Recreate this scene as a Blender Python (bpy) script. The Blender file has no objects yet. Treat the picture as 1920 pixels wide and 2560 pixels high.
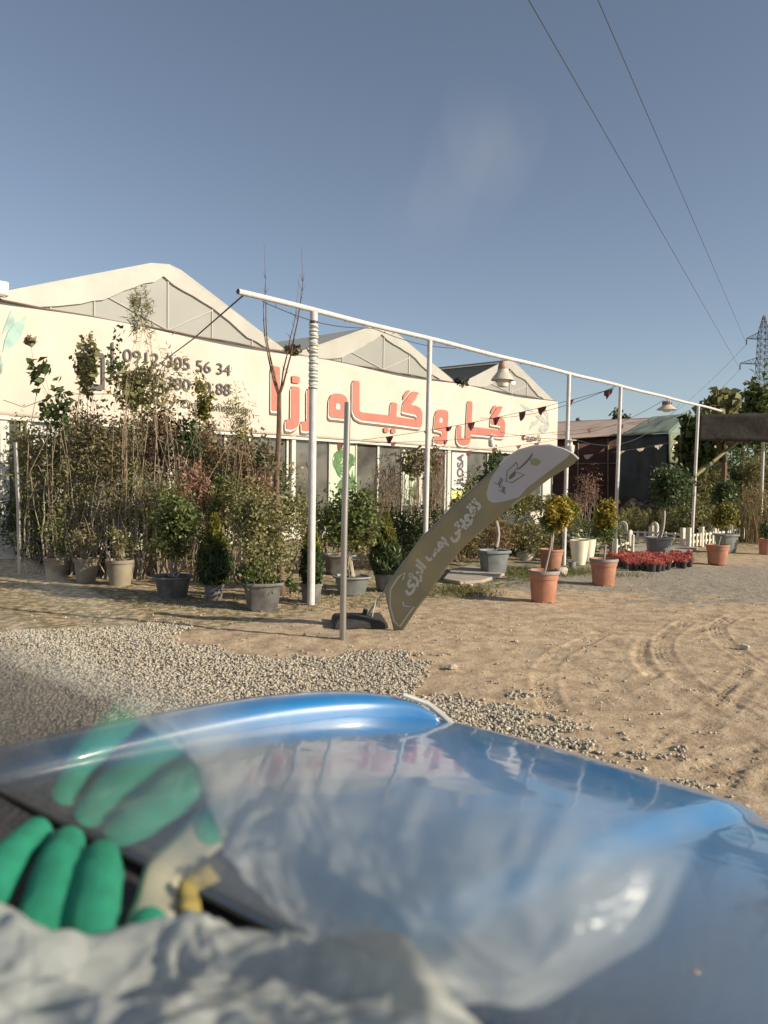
import bpy, bmesh, math, random
import numpy as np
from mathutils import Vector, Matrix
from mathutils.geometry import intersect_line_plane

SC = bpy.context.scene
COL = SC.collection
PI = math.pi

# ------------------------------------------------------------------ camera
CAMZ = 1.7
PIT, ROL, FPX = math.radians(2.3), math.radians(0.8), 1923.0
fw = Vector((0, math.cos(PIT), -math.sin(PIT)))
r0 = Vector((1, 0, 0)); u0 = r0.cross(fw)
RT = r0 * math.cos(ROL) + u0 * math.sin(ROL)
UP = u0 * math.cos(ROL) - r0 * math.sin(ROL)
CP = Vector((0, 0, CAMZ))
cam = bpy.data.cameras.new("camera")
camo = bpy.data.objects.new("camera", cam); COL.objects.link(camo)
m = Matrix.Identity(4)
for i in range(3):
    m[i][0], m[i][1], m[i][2] = RT[i], UP[i], -fw[i]
m[0][3], m[1][3], m[2][3] = CP
camo.matrix_world = m
cam.sensor_fit = 'VERTICAL'; cam.sensor_height = 32; cam.lens = 32 * FPX / 2560
cam.clip_start = 0.01; cam.clip_end = 3000
cam.dof.use_dof = True; cam.dof.focus_distance = 13; cam.dof.aperture_fstop = 4.2
SC.camera = camo

# ------------------------------------------------------------------ light
SUN = Vector((0.93, -0.36, 0.0)).normalized()
ELEV = math.radians(24)
sdir = Vector((SUN.x * math.cos(ELEV), SUN.y * math.cos(ELEV), math.sin(ELEV)))
sl = bpy.data.lights.new("sun", 'SUN'); sl.energy = 4.6; sl.angle = math.radians(0.5)
sl.color = (1.0, 0.89, 0.70)
so = bpy.data.objects.new("sun", sl); COL.objects.link(so)
so.rotation_euler = sdir.to_track_quat('Z', 'Y').to_euler(); so.location = (20, -10, 20)
w = bpy.data.worlds.new("World"); SC.world = w; w.use_nodes = True
nt = w.node_tree
sky = nt.nodes.new("ShaderNodeTexSky"); sky.sky_type = 'NISHITA'; sky.sun_disc = False
sky.sun_elevation = ELEV; sky.sun_rotation = math.atan2(sdir.x, sdir.y)
sky.air_density = 1.0; sky.dust_density = 1.3; sky.ozone_density = 1.0; sky.altitude = 1100
bg = nt.nodes["Background"]; bg.inputs[1].default_value = 0.088
hs = nt.nodes.new("ShaderNodeHueSaturation"); hs.inputs["Saturation"].default_value = 0.80
nt.links.new(sky.outputs[0], hs.inputs["Color"]); nt.links.new(hs.outputs[0], bg.inputs[0])
SC.view_settings.view_transform = 'Standard'; SC.view_settings.look = 'None'
SC.view_settings.exposure = 0.40; SC.view_settings.gamma = 1.0
SC.render.engine = 'CYCLES'
SC.cycles.use_denoising = True
SC.cycles.max_bounces = 8; SC.cycles.transparent_max_bounces = 16
SC.cycles.caustics_reflective = False; SC.cycles.caustics_refractive = False
SC.cycles.sample_clamp_indirect = 4

# ------------------------------------------------------------------ placing helpers
def ray(px, py):
    return (fw * FPX + RT * (px - 960) + UP * (1280 - py)).normalized()
def onz(px, py, z=0.0):
    d = ray(px, py); return CP + d * ((z - CAMZ) / d.z)
def aty(px, py, y):
    d = ray(px, py); return CP + d * (y / d.y)
def onplane(px, py, P, N):
    d = ray(px, py); return CP + d * ((P - CP).dot(N) / d.dot(N))
def gx(px, y):                       # ground point under a picture column at depth y
    d = ray(px, 1210); return Vector((d.x / d.y * y, y, 0))

# ------------------------------------------------------------------ materials
def mat(name, col, rough=0.6, metal=0.0, var=0.0, vscale=6.0, bump=0.0, bscale=40.0, spec=0.5, coat=0.0, trans=0.0, col2=None, island=False, detail=6, stretch=None):
    m = bpy.data.materials.new(name); m.use_nodes = True
    n = m.node_tree.nodes; l = m.node_tree.links; b = n["Principled BSDF"]
    b.inputs["Roughness"].default_value = rough; b.inputs["Metallic"].default_value = metal
    b.inputs["Specular IOR Level"].default_value = spec; b.inputs["Coat Weight"].default_value = coat
    tc = n.new("ShaderNodeTexCoord")
    vec = tc.outputs["Object"]
    if stretch:
        mp = n.new("ShaderNodeMapping"); mp.inputs["Scale"].default_value = stretch
        l.new(vec, mp.inputs[0]); vec = mp.outputs[0]
    c1 = (*col, 1); c2 = (*(col2 if col2 else [max(0, c * (1 - var)) for c in col]), 1)
    src = None
    if var > 0 or col2:
        mx = n.new("ShaderNodeMix"); mx.data_type = 'RGBA'
        mx.inputs[6].default_value = c1; mx.inputs[7].default_value = c2
        if island:
            g = n.new("ShaderNodeNewGeometry"); l.new(g.outputs["Random Per Island"], mx.inputs[0])
        else:
            no = n.new("ShaderNodeTexNoise"); no.inputs["Scale"].default_value = vscale; no.inputs["Detail"].default_value = detail
            rp = n.new("ShaderNodeMapRange"); rp.inputs[1].default_value = 0.35; rp.inputs[2].default_value = 0.65
            l.new(vec, no.inputs["Vector"]); l.new(no.outputs["Fac"], rp.inputs[0]); l.new(rp.outputs[0], mx.inputs[0])
        src = mx.outputs[2]; l.new(src, b.inputs["Base Color"])
    else:
        b.inputs["Base Color"].default_value = c1
    if bump > 0:
        nb = n.new("ShaderNodeTexNoise"); nb.inputs["Scale"].default_value = bscale; nb.inputs["Detail"].default_value = 5
        l.new(vec, nb.inputs["Vector"])
        bp = n.new("ShaderNodeBump"); bp.inputs["Strength"].default_value = bump; bp.inputs["Distance"].default_value = 0.02
        l.new(nb.outputs["Fac"], bp.inputs["Height"]); l.new(bp.outputs[0], b.inputs["Normal"])
    if trans > 0:
        t = n.new("ShaderNodeBsdfTranslucent"); ms = n.new("ShaderNodeMixShader"); ms.inputs[0].default_value = trans
        if src: l.new(src, t.inputs[0])
        else: t.inputs[0].default_value = c1
        l.new(b.outputs[0], ms.inputs[1]); l.new(t.outputs[0], ms.inputs[2])
        l.new(ms.outputs[0], n["Material Output"].inputs[0])
    return m

def leafmat(name, c1, c2, trans=0.3):
    return mat(name, c1, rough=0.45, col2=c2, island=True, trans=trans, spec=0.4)

M = {}
M['white_paint'] = mat('white_paint', (.66, .63, .61), .45, var=.16, vscale=9, bump=.15, bscale=30)
M['cable'] = mat('cable', (.05, .055, .06), .5)
M['steel'] = mat('steel', (.42, .40, .37), .38, metal=.75, var=.25, vscale=5, stretch=(1, 1, .2))
M['banner'] = mat('banner_cloth', (.69, .595, .505), .8, var=.12, vscale=.9, bump=.25, bscale=2.5, trans=.08)
M['red'] = mat('red_lettering', (.48, .165, .12), .6, var=.12, vscale=3)
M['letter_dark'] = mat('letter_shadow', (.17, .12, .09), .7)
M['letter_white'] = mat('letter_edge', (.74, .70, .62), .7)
M['ink'] = mat('dark_ink', (.10, .085, .085), .7)
M['teal_print'] = mat('teal_print', (.42, .60, .55), .8, var=.35, vscale=3)
M['grey_print'] = mat('grey_print', (.45, .46, .42), .8, var=.3, vscale=6)
M['film'] = mat('greenhouse_film', (.66, .64, .58), .42, var=.12, vscale=1.2, bump=.35, bscale=3, trans=.35)
M['film_in'] = mat('inner_film', (.41, .41, .38), .5, var=.10, vscale=.7, bump=.15, bscale=3, trans=.25)
M['film_bar'] = mat('frame_behind_film', (.46, .44, .38), .5)
M['net_green'] = mat('dark_green_net', (.045, .055, .045), .85, var=.4, vscale=6, bump=.6, bscale=6)
M['glass_dark'] = mat('window_pane', (.13, .128, .115), .06, spec=.6, var=.5, vscale=1.5)
M['window_frame'] = mat('window_frame', (.62, .60, .53), .5, var=.08)
M['poster_bg'] = mat('poster_paper', (.48, .55, .42), .7)
M['poster_white'] = mat('poster_white', (.55, .55, .56), .7)
M['poster_leaf'] = mat('poster_leaf', (.12, .24, .09), .7, var=.4, vscale=12)
M['poster_lime'] = mat('poster_lime', (.60, .66, .25), .7)
M['flag'] = mat('flag_cloth', (.46, .415, .275), .75, var=.12, vscale=2, bump=.3, bscale=4, trans=.4)
M['flag_white'] = mat('flag_pale_print', (.78, .76, .78), .75, var=.06, vscale=2, trans=.4)
M['flag_text'] = mat('flag_lettering', (.80, .76, .68), .7, trans=.3)
M['flag_dark'] = mat('flag_dark_print', (.17, .155, .13), .7)
M['flag_green'] = mat('flag_green_print', (.27, .33, .19), .7)
M['rubber'] = mat('black_rubber', (.05, .045, .042), .8, var=.4, vscale=10, bump=.3)
M['pot_grey'] = mat('grey_plastic', (.21, .20, .195), .6, var=.5, vscale=7, bump=.1)
M['pot_light'] = mat('pale_grey_plastic', (.27, .29, .29), .55, var=.3, vscale=7, bump=.1)
M['pot_terra'] = mat('terracotta_plastic', (.50, .23, .145), .55, var=.28, vscale=6, bump=.06)
M['pot_rimgrey'] = mat('faded_rim', (.30, .24, .22), .6, var=.2)
M['pot_cream'] = mat('cream_ceramic', (.74, .69, .52), .4, var=.08, vscale=5)
M['pot_black'] = mat('black_plastic', (.045, .04, .04), .5, var=.3)
M['soil'] = mat('soil', (.09, .065, .045), .95, var=.5, vscale=30, bump=.8)
M['bark_pale'] = mat('pale_bark', (.42, .36, .28), .8, var=.35, vscale=18, bump=.5, stretch=(1, 1, .3))
M['bark_brown'] = mat('brown_bark', (.20, .125, .085), .85, var=.4, vscale=20, bump=.6, stretch=(1, 1, .3))
M['stem'] = mat('dry_stem', (.38, .29, .20), .8, var=.4, vscale=8)
M['leaf_green'] = leafmat('leaf_green', (.085, .125, .035), (.19, .21, .07))
M['leaf_dark'] = leafmat('leaf_dark', (.05, .085, .032), (.11, .15, .055))
M['leaf_olive'] = leafmat('leaf_olive', (.18, .18, .075), (.31, .29, .13))
M['leaf_rust'] = leafmat('leaf_rust', (.23, .13, .09), (.28, .21, .11))
M['leaf_brown'] = leafmat('leaf_brown', (.30, .23, .14), (.21, .20, .095))
M['leaf_yellow'] = leafmat('leaf_yellow', (.50, .36, .045), (.17, .17, .04))
M['leaf_gold'] = leafmat('leaf_gold', (.34, .28, .05), (.09, .12, .03))
M['leaf_red'] = leafmat('leaf_red', (.62, .16, .13), (.42, .11, .09))
M['leaf_pink'] = leafmat('leaf_twig', (.28, .15, .11), (.36, .22, .15))
M['leaf_straw'] = leafmat('leaf_straw', (.40, .31, .17), (.24, .19, .09))
M['petal'] = leafmat('petal_white', (.75, .72, .62), (.5, .5, .38))
M['grass'] = leafmat('grass_blade', (.10, .12, .035), (.20, .18, .07))
M['stone'] = mat('gravel_stone', (.53, .46, .36), .9, col2=(.37, .33, .265), island=True)
M['stone_pale'] = mat('pale_stone', (.62, .55, .45), .9, var=.25, vscale=14, bump=.6)
M['concrete'] = mat('concrete', (.42, .36, .29), .9, var=.2, vscale=5, bump=.3)
M['fence'] = mat('fence_white', (.66, .62, .52), .55, var=.12, vscale=8, bump=.1)
M['shed_wall'] = mat('brown_net', (.16, .075, .055), .8, var=.35, vscale=1.2, bump=.3, bscale=4, trans=.1, stretch=(1, 1, 4))
M['shed_roof'] = mat('shed_roof', (.43, .32, .255), .8, var=.1, vscale=1, bump=.2, bscale=2)
M['tarp_dark'] = mat('dark_tarp', (.045, .055, .06), .75, var=.3, vscale=2, bump=.5, bscale=2)
M['tarp_green'] = mat('green_tarp', (.19, .23, .17), .6, var=.12, vscale=1.5, bump=.3, bscale=2)
M['sign_green'] = mat('sign_cloth', (.20, .21, .12), .7, var=.35, vscale=4)
M['sign_cream'] = mat('sign_cream', (.66, .61, .40), .7)
M['net_black'] = mat('black_shade_net', (.05, .042, .036), .9, var=.4, vscale=8, bump=.5, bscale=10, trans=.1)
M['lamp_rust'] = mat('rusty_enamel', (.42, .30, .23), .55, col2=(.24, .12, .08), vscale=9)
M['lamp_cream'] = mat('cream_enamel', (.62, .55, .45), .4, var=.2, vscale=7)
M['lamp_white'] = mat('lamp_globe', (.78, .75, .70), .25)
M['pennant'] = mat('pennant_cloth', (.26, .09, .10), .8, var=.3, vscale=5, trans=.3)
M['pennant_pale'] = mat('pennant_pale', (.50, .42, .38), .8, trans=.3)
M['pylon'] = mat('galvanised_steel', (.13, .145, .17), .6, metal=.2)
M['paper'] = mat('cream_paper', (.66, .62, .46), .7, var=.1)
M['paper_yellow'] = mat('yellow_paper', (.60, .46, .13), .7, var=.2)
M['dash'] = mat('dashboard_vinyl', (.085, .078, .080), .7, var=.35, vscale=25, bump=.5, bscale=150)
M['glove'] = mat('green_rubber', (.03, .40, .235), .72, var=.22, vscale=60, bump=.5, bscale=500)
M['pot_tan'] = mat('tan_plastic', (.33, .28, .20), .6, var=.25)
M['seat'] = mat('seat_fabric', (.07, .065, .06), .9)
M['blade'] = mat('wiper_rubber', (.02, .02, .02), .6)

# ------------------------------------------------------------------ mesh helpers
def link_mesh(name, me, material, parent=None, smooth=False):
    o = bpy.data.objects.new(name, me); COL.objects.link(o)
    if material is not None:
        me.materials.append(material)
    if parent is not None: o.parent = parent
    if smooth:
        me.polygons.foreach_set('use_smooth', [True] * len(me.polygons))
    return o

def np_mesh(name, V, F, material, parent=None, smooth=False):
    """V (n,3), F (m,k) all faces of the same size"""
    V = np.asarray(V, dtype=np.float32); F = np.asarray(F, dtype=np.int32)
    me = bpy.data.meshes.new(name)
    me.vertices.add(len(V)); me.vertices.foreach_set('co', V.ravel())
    k = F.shape[1]
    me.loops.add(F.size); me.loops.foreach_set('vertex_index', F.ravel())
    me.polygons.add(len(F)); me.polygons.foreach_set('loop_start', np.arange(0, F.size, k, dtype=np.int32))
    me.update(calc_edges=True); me.validate()
    return link_mesh(name, me, material, parent, smooth)

class MB:
    def __init__(s): s.v = []; s.f = []
    def add(s, vs, fs):
        b = len(s.v); s.v += [tuple(v) for v in vs]; s.f += [tuple(i + b for i in f) for f in fs]; return s
    def box(s, c, d, rz=0.0, taper=1.0):
        x, y, z = d[0] / 2, d[1] / 2, d[2] / 2
        vs = []
        for sz in (-1, 1):
            t = taper if sz > 0 else 1
            for sx, sy in ((-1, -1), (1, -1), (1, 1), (-1, 1)):
                p = Vector((sx * x * t, sy * y * t, sz * z)); p.rotate(Matrix.Rotation(rz, 3, 'Z')); vs.append(p + Vector(c))
        return s.add(vs, [(3, 2, 1, 0), (4, 5, 6, 7), (0, 1, 5, 4), (1, 2, 6, 5), (2, 3, 7, 6), (3, 0, 4, 7)])
    def tube(s, pts, r, n=8, cap=True, wob=0.0):
        pts = [Vector(p) for p in pts]
        rs = r if isinstance(r, (list, tuple)) else [r] * len(pts)
        vs = []; up = Vector((0, 0, 1))
        for i, p in enumerate(pts):
            d = (pts[min(i + 1, len(pts) - 1)] - pts[max(i - 1, 0)]).normalized()
            a = d.cross(up if abs(d.z) < .95 else Vector((1, 0, 0))).normalized(); b = d.cross(a)
            for k in range(n):
                t = 2 * PI * k / n; vs.append(p + (a * math.cos(t) + b * math.sin(t)) * rs[i] * (1 + wob * random.uniform(-1, 1)))
        fs = []
        for i in range(len(pts) - 1):
            for k in range(n):
                k2 = (k + 1) % n; fs.append((i * n + k, i * n + k2, (i + 1) * n + k2, (i + 1) * n + k))
        if cap: fs += [tuple(range(n))[::-1], tuple(range((len(pts) - 1) * n, len(pts) * n))]
        return s.add(vs, fs)
    def lathe(s, prof, n=24, c=(0, 0, 0), sq=0.0, cap=True, rot=0.0, wob=0.0):
        """prof [(r,z)]; sq>0 squares the ring"""
        vs = []; fs = []
        for r, z in prof:
            for k in range(n):
                t = 2 * PI * k / n
                q = 1.0
                if sq > 0:
                    q = 1 + sq * (1 / max(abs(math.cos(t)), abs(math.sin(t))) - 1)
                vs.append((c[0] + r * q * math.cos(t + rot), c[1] + r * q * math.sin(t + rot), c[2] + z + (random.uniform(-wob, wob) if wob else 0)))
        for i in range(len(prof) - 1):
            for k in range(n):
                k2 = (k + 1) % n; fs.append((i * n + k, i * n + k2, (i + 1) * n + k2, (i + 1) * n + k))
        if cap: fs += [tuple(range(n))[::-1], tuple(range((len(prof) - 1) * n, len(prof) * n))]
        return s.add(vs, fs)
    def prism(s, quad, nrm, th):
        """planar polygon given thickness along nrm"""
        q = [Vector(p) for p in quad]; n = len(q); t = Vector(nrm).normalized() * th
        vs = q + [p + t for p in q]
        fs = [tuple(range(n)), tuple(range(n, 2 * n))[::-1]] + [(i, i + n, (i + 1) % n + n, (i + 1) % n) for i in range(n)]
        return s.add(vs, fs)
    def build(s, name, material, parent=None, smooth=False, bevel=0.0, loc=None):
        me = bpy.data.meshes.new(name); me.from_pydata(s.v, [], s.f); me.update()
        bm = bmesh.new(); bm.from_mesh(me)
        bmesh.ops.recalc_face_normals(bm, faces=bm.faces)
        if bevel > 0:
            bmesh.ops.bevel(bm, geom=[e for e in bm.edges if len(e.link_faces) == 2 and e.calc_face_angle(0) > .6], offset=bevel, segments=2, affect='EDGES')
        bm.to_mesh(me); bm.free()
        o = link_mesh(name, me, material, parent)
        if smooth:
            bpy.context.view_layer.update()
            me.polygons.foreach_set('use_smooth', [True] * len(me.polygons))
            try: me.set_sharp_from_angle(angle=math.radians(38))
            except Exception: pass
        if loc is not None: o.location = loc
        return o

def tag(o, label=None, cat=None, group=None, kind=None):
    if label: o['label'] = label
    if cat: o['category'] = cat
    if group: o['group'] = group
    if kind: o['kind'] = kind
    return o
def empty(name, loc=(0, 0, 0), rz=0.0, label=None, cat=None, group=None):
    o = bpy.data.objects.new(name, None); COL.objects.link(o); o.location = loc; o.rotation_euler = (0, 0, rz)
    return tag(o, label, cat, group)
def copy_tree(o, loc=None, rz=None, sc=None, label=None, group=None):
    def rec(x, par):
        c = x.copy(); COL.objects.link(c)
        if par is not None: c.parent = par
        for ch in KIDS.get(x.name, []): rec(ch, c)
        return c
    kids = [ch for ch in bpy.data.objects if ch.parent == o]
    c = o.copy(); COL.objects.link(c)
    for ch in kids:
        d = ch.copy(); COL.objects.link(d); d.parent = c
        for g in [q for q in bpy.data.objects if q.parent == ch]:
            e = g.copy(); COL.objects.link(e); e.parent = d
    if loc is not None: c.location = loc
    if rz is not None: c.rotation_euler = (0, 0, rz)
    if sc is not None: c.scale = (sc, sc, sc) if isinstance(sc, (int, float)) else sc
    if label: c['label'] = label
    if group: c['group'] = group
    return c
KIDS = {}

def sheet_polys(polys, name, material, mw, th=0.01, parent=None, bevel=0):
    """2D polygons (holes by even-odd) filled and given thickness, in the plane given by matrix mw"""
    cu = bpy.data.curves.new(name, 'CURVE'); cu.dimensions = '2D'; cu.fill_mode = 'BOTH'; cu.extrude = th / 2
    for poly in polys:
        sp = cu.splines.new('POLY'); sp.points.add(len(poly) - 1); sp.use_cyclic_u = True
        for i, p in enumerate(poly): sp.points[i].co = (p[0], p[1], 0, 1)
    return curve_to(cu, name, material, mw, parent)
def curve_to(cu, name, material, mw, parent=None):
    to = bpy.data.objects.new('tmp', cu); COL.objects.link(to)
    dg = bpy.context.evaluated_depsgraph_get(); dg.update()
    me = bpy.data.meshes.new_from_object(to.evaluated_get(dg))
    bpy.data.objects.remove(to); bpy.data.curves.remove(cu)
    me.transform(mw); me.materials.clear(); me.name = name
    return link_mesh(name, me, material, parent)
def text_mesh(s, name, material, mw, size, th=0.01, parent=None, bold=0.0, shear=0.0, width=None, align='LEFT'):
    cu = bpy.data.curves.new(name, 'FONT'); cu.body = s; cu.size = size; cu.extrude = th / 2; cu.offset = bold; cu.shear = shear
    cu.align_x = align
    o = curve_to(cu, name, material, Matrix.Identity(4), parent)
    me = o.data
    if width and len(me.vertices):
        xs = [v.co.x for v in me.vertices]; a, b = min(xs), max(xs)
        for v in me.vertices: v.co.x = (v.co.x - a) * width / (b - a)
    me.transform(mw)
    return o
def frame(O, X, Y):
    X = Vector(X).normalized(); Y = Vector(Y); Z = X.cross(Y).normalized(); Y = Z.cross(X)
    mm = Matrix.Identity(4)
    for i in range(3): mm[i][0], mm[i][1], mm[i][2], mm[i][3] = X[i], Y[i], Z[i], O[i]
    return mm

# ------------------------------------------------------------------ foliage
def leaf_arrays(C, L, W, rng, droop=0.0, upbias=0.3, cup=.25):
    n = len(C)
    d = rng.normal(size=(n, 3)); d[:, 2] += upbias - droop; d /= np.linalg.norm(d, axis=1)[:, None]
    a = rng.normal(size=(n, 3)); s = np.cross(d, a); s /= np.linalg.norm(s, axis=1)[:, None]
    u = np.cross(s, d)
    l = (L * rng.uniform(.6, 1.25, n))[:, None]; wd = (W * rng.uniform(.7, 1.2, n))[:, None]
    V = np.empty((n, 4, 3))
    V[:, 0] = C - d * l * .5
    V[:, 1] = C + s * wd * .5 + u * wd * cup - d * l * .05
    V[:, 2] = C + d * l * .5
    V[:, 3] = C - s * wd * .5 + u * wd * cup - d * l * .05
    return V.reshape(-1, 3), np.arange(n * 4).reshape(-1, 4)
def crown_points(n, rng, c, r, clumps=14, spread=.33, lo=.55):
    """leaf centres in clumps spread through an ellipsoid: uneven outline with gaps"""
    k = rng.normal(size=(clumps, 3)); k /= np.linalg.norm(k, axis=1)[:, None]
    k *= rng.uniform(lo, 1.0, clumps)[:, None] * .78
    idx = rng.integers(0, clumps, n)
    p = k[idx] + rng.normal(size=(n, 3)) * spread * rng.uniform(.6, 1.1, clumps)[idx][:, None]
    return np.asarray(c) + p * np.asarray(r)
def crown(name, n, rng, c, r, L, W, material, parent=None, clumps=14, spread=.3, **k):
    C = crown_points(n, rng, c, r, clumps, spread)
    C[:, 2] = np.maximum(C[:, 2], .03)
    V, F = leaf_arrays(C, L, W, rng, **k)
    return np_mesh(name, V, F, material, parent)
def bent(p0, p1, rng, k=5, amp=.08):
    p0 = Vector(p0); p1 = Vector(p1); d = (p1 - p0).length
    out = []
    ox, oy = rng.normal() * amp, rng.normal() * amp
    for i in range(k + 1):
        t = i / k; q = p0.lerp(p1, t); b = math.sin(t * PI) * d
        out.append(q + Vector((ox * b + rng.normal() * amp * .15 * d * (0 < i < k), oy * b + rng.normal() * amp * .15 * d * (0 < i < k), 0)))
    return out
def stems(name, n, rng, base_r, top_c, top_r, rad, material, parent=None, z0=0.0):
    mb = MB()
    for i in range(n):
        a = rng.uniform(0, 2 * PI); b = rng.uniform(.2, 1) * base_r
        p0 = (math.cos(a) * b, math.sin(a) * b, z0)
        q = rng.normal(size=3); q /= np.linalg.norm(q); q = np.asarray(top_c) + q * np.asarray(top_r) * rng.uniform(.3, .9)
        r_ = rad * rng.uniform(.6, 1.2)
        mb.tube(bent(p0, q, rng), [r_, r_ * .85, r_ * .7, r_ * .55, r_ * .4, r_ * .2], 5)
    return mb.build(name, material, parent, smooth=True)
#==BODY==
# ================================================================== GROUND
def vnoise(x, y, seed):
    r = np.random.default_rng(seed); T = r.random((256, 256))
    xi = np.floor(x).astype(int); yi = np.floor(y).astype(int); fx = x - xi; fy = y - yi
    fx = fx * fx * (3 - 2 * fx); fy = fy * fy * (3 - 2 * fy)
    a = T[xi % 256, yi % 256]; b = T[(xi + 1) % 256, yi % 256]; c = T[xi % 256, (yi + 1) % 256]; d = T[(xi + 1) % 256, (yi + 1) % 256]
    return (a * (1 - fx) + b * fx) * (1 - fy) + (c * (1 - fx) + d * fx) * fy - .5
def in_poly(x, y, poly):
    ins = np.zeros(x.shape, bool); n = len(poly)
    for i in range(n):
        x1, y1 = poly[i]; x2, y2 = poly[(i + 1) % n]
        cnd = ((y1 > y) != (y2 > y)) & (x < (x2 - x1) * (y - y1) / (y2 - y1 + 1e-9) + x1)
        ins ^= cnd
    return ins
gpoly = [(-7.5, 7.6), (-4.5, 8.4)] + [tuple(onz(a, b).xy) for a, b in ((330, 1565), (560, 1610), (760, 1628), (980, 1645), (1120, 1700), (1230, 1745), (1330, 1800), (1470, 1870), (1700, 1990))] + [(1.2, 2.4), (-1, 1.0), (-9, 1.0)]
def gravel_mask(x, y):
    dx = vnoise(x * 1.6, y * 1.6, 5) * 1.6 + vnoise(x * 6, y * 6, 6) * .7 + vnoise(x * 30, y * 30, 6) * .5; dy = vnoise(x * 1.6, y * 1.6, 7) * .9 + vnoise(x * 6, y * 6, 8) * .35
    a = in_poly(x + dx, y + dy, gpoly)
    b = (np.hypot((x - 6.5) / 5.5, (y - 14.2) / 2.6) + dx * .4 < 1)
    return a * 1.0, b * 1.0
TRACKS_AND_STREAKS = [([(1724, 1548), (1668, 1585), (1655, 1612), (1668, 1645), (1712, 1693), (1782, 1734), (1920, 1809)], .20, 0),
          ([(1850, 1535), (1795, 1560), (1800, 1590), (1840, 1625), (1880, 1650), (1960, 1690)], .20, 0),
          ([(1520, 1575), (1420, 1620), (1372, 1656), (1360, 1710), (1390, 1780)], .20, 0),
          ([(1900, 1660), (1860, 1700), (1800, 1760), (1720, 1830)], .26, 1),
          ([(1815, 1770), (1770, 1810), (1745, 1835)], .24, 1),
          ([(1700, 1815), (1650, 1850), (1600, 1880)], .20, 1),
          ([(1960, 1850), (1860, 1880), (1780, 1910), (1690, 1935)], .24, 1),
          ([(1930, 1900), (1880, 1920), (1840, 1990)], .30, 1),
          ([(1650, 1700), (1610, 1660), (1600, 1630), (1615, 1590)], .16, 1),
          ([(-60, 1395), (60, 1450), (200, 1520), (330, 1570)], .20, 0),  # last two: windscreen reflection streaks shaped into the ground as ruts
          ([(-60, 1430), (80, 1490), (230, 1560), (380, 1610)], .20, 0)]
_r = random.Random(12)
for _ in range(16):
    a0, b0 = _r.uniform(1330, 1900), _r.uniform(1570, 1900); t0_ = _r.uniform(-.9, .9); l0 = _r.uniform(40, 120)
    TRACKS_AND_STREAKS.append(([(a0, b0), (a0 + l0 * .5 * math.cos(t0_), b0 + l0 * .25 * math.sin(t0_)), (a0 + l0 * math.cos(t0_), b0 + l0 * .6 * math.sin(t0_))], _r.choice((.14, .2)), 1))
def track_h(x, y):
    h = np.zeros_like(x)
    for pts, wd, kind in TRACKS_AND_STREAKS:
        P = [onz(a, b).xy for a, b in pts]
        # smooth the polyline
        Q = []
        for i in range(len(P) - 1):
            p0 = P[max(i - 1, 0)]; p1 = P[i]; p2 = P[i + 1]; p3 = P[min(i + 2, len(P) - 1)]
            for t in (0, .25, .5, .75):
                Q.append(.5 * ((2 * p1) + (p2 - p0) * t + (2 * p0 - 5 * p1 + 4 * p2 - p3) * t * t + (3 * p1 - p0 - 3 * p2 + p3) * t ** 3))
        Q.append(P[-1])
        best = np.full(x.shape, 9.0); sd = np.zeros_like(x); ss = np.zeros_like(x); acc = 0
        for i in range(len(Q) - 1):
            a, b = Q[i], Q[i + 1]; d = b - a; L = d.length; d = d / L
            t = np.clip((x - a.x) * d.x + (y - a.y) * d.y, 0, L)
            dx = x - a.x - d.x * t; dy = y - a.y - d.y * t; q = np.hypot(dx, dy)
            sg = np.sign(dx * d.y - dy * d.x); mk = q < best
            best = np.where(mk, q, best); sd = np.where(mk, q * sg, sd); ss = np.where(mk, acc + t, ss); acc += L
        mask = np.clip((wd / 2 - best) / .03, 0, 1) * np.clip((ss + .02) / .3, 0, 1) * np.clip((acc - ss + .02) / .3, 0, 1)
        mask = mask * np.clip(.75 + 1.6 * vnoise(x * 3.1, y * 3.1, 17) + .8 * vnoise(x * 11, y * 11, 18), .05, 1.15)
        if kind == 0: pat = np.cos(2 * PI * sd / wd * 4) * (.65 + .35 * np.cos(2 * PI * ss / .05))
        else: pat = np.cos(2 * PI * (ss + np.abs(sd) * .6) / .085) * .9 + .3 * np.cos(2 * PI * sd / wd * 2)
        h += mask * (pat * .013 - .007) + np.clip(1 - np.abs(best - wd / 2 - .03) / .03, 0, 1) * .006 * (mask < .5) * (ss > .2) * (acc - ss > .2)
    return h
def ground_h(x, y):
    h = vnoise(x * .35, y * .35, 1) * .05 + vnoise(x * 2.2, y * 2.2, 2) * .022 + vnoise(x * 8, y * 8, 3) * .011 + vnoise(x * 21, y * 21, 4) * .007
    return h - .01
def lines(lo, hi, st, out_lo, out_hi):
    c = list(np.arange(lo, hi, st)); a = []; s = st; v = lo
    while v > out_lo: s *= 1.16; v -= s; a.append(v)
    b = []; s = st; v = c[-1]
    while v < out_hi: s *= 1.16; v += s; b.append(v)
    return np.array(a[::-1] + c + b)
gxs = lines(-6.4, 7.4, .025, -1500, 1500); gys = lines(2.9, 12.6, .025, -900, 2200)
X, Y = np.meshgrid(gxs, gys)
ga, gb = gravel_mask(X, Y)
near = np.clip((60 - np.hypot(X, Y)) / 40, 0, 1)
Z = (ground_h(X, Y) + track_h(X, Y) * (1 - ga * .6)) * near
Z += ga * (vnoise(X * 34, Y * 34, 9) * .018) * near
nx_, ny_ = len(gxs), len(gys)
V = np.stack([X, Y, Z], -1).reshape(-1, 3)
i0 = (np.arange(ny_ - 1)[:, None] * nx_ + np.arange(nx_ - 1)[None]).reshape(-1)
F = np.stack([i0, i0 + 1, i0 + nx_ + 1, i0 + nx_], -1)
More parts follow.
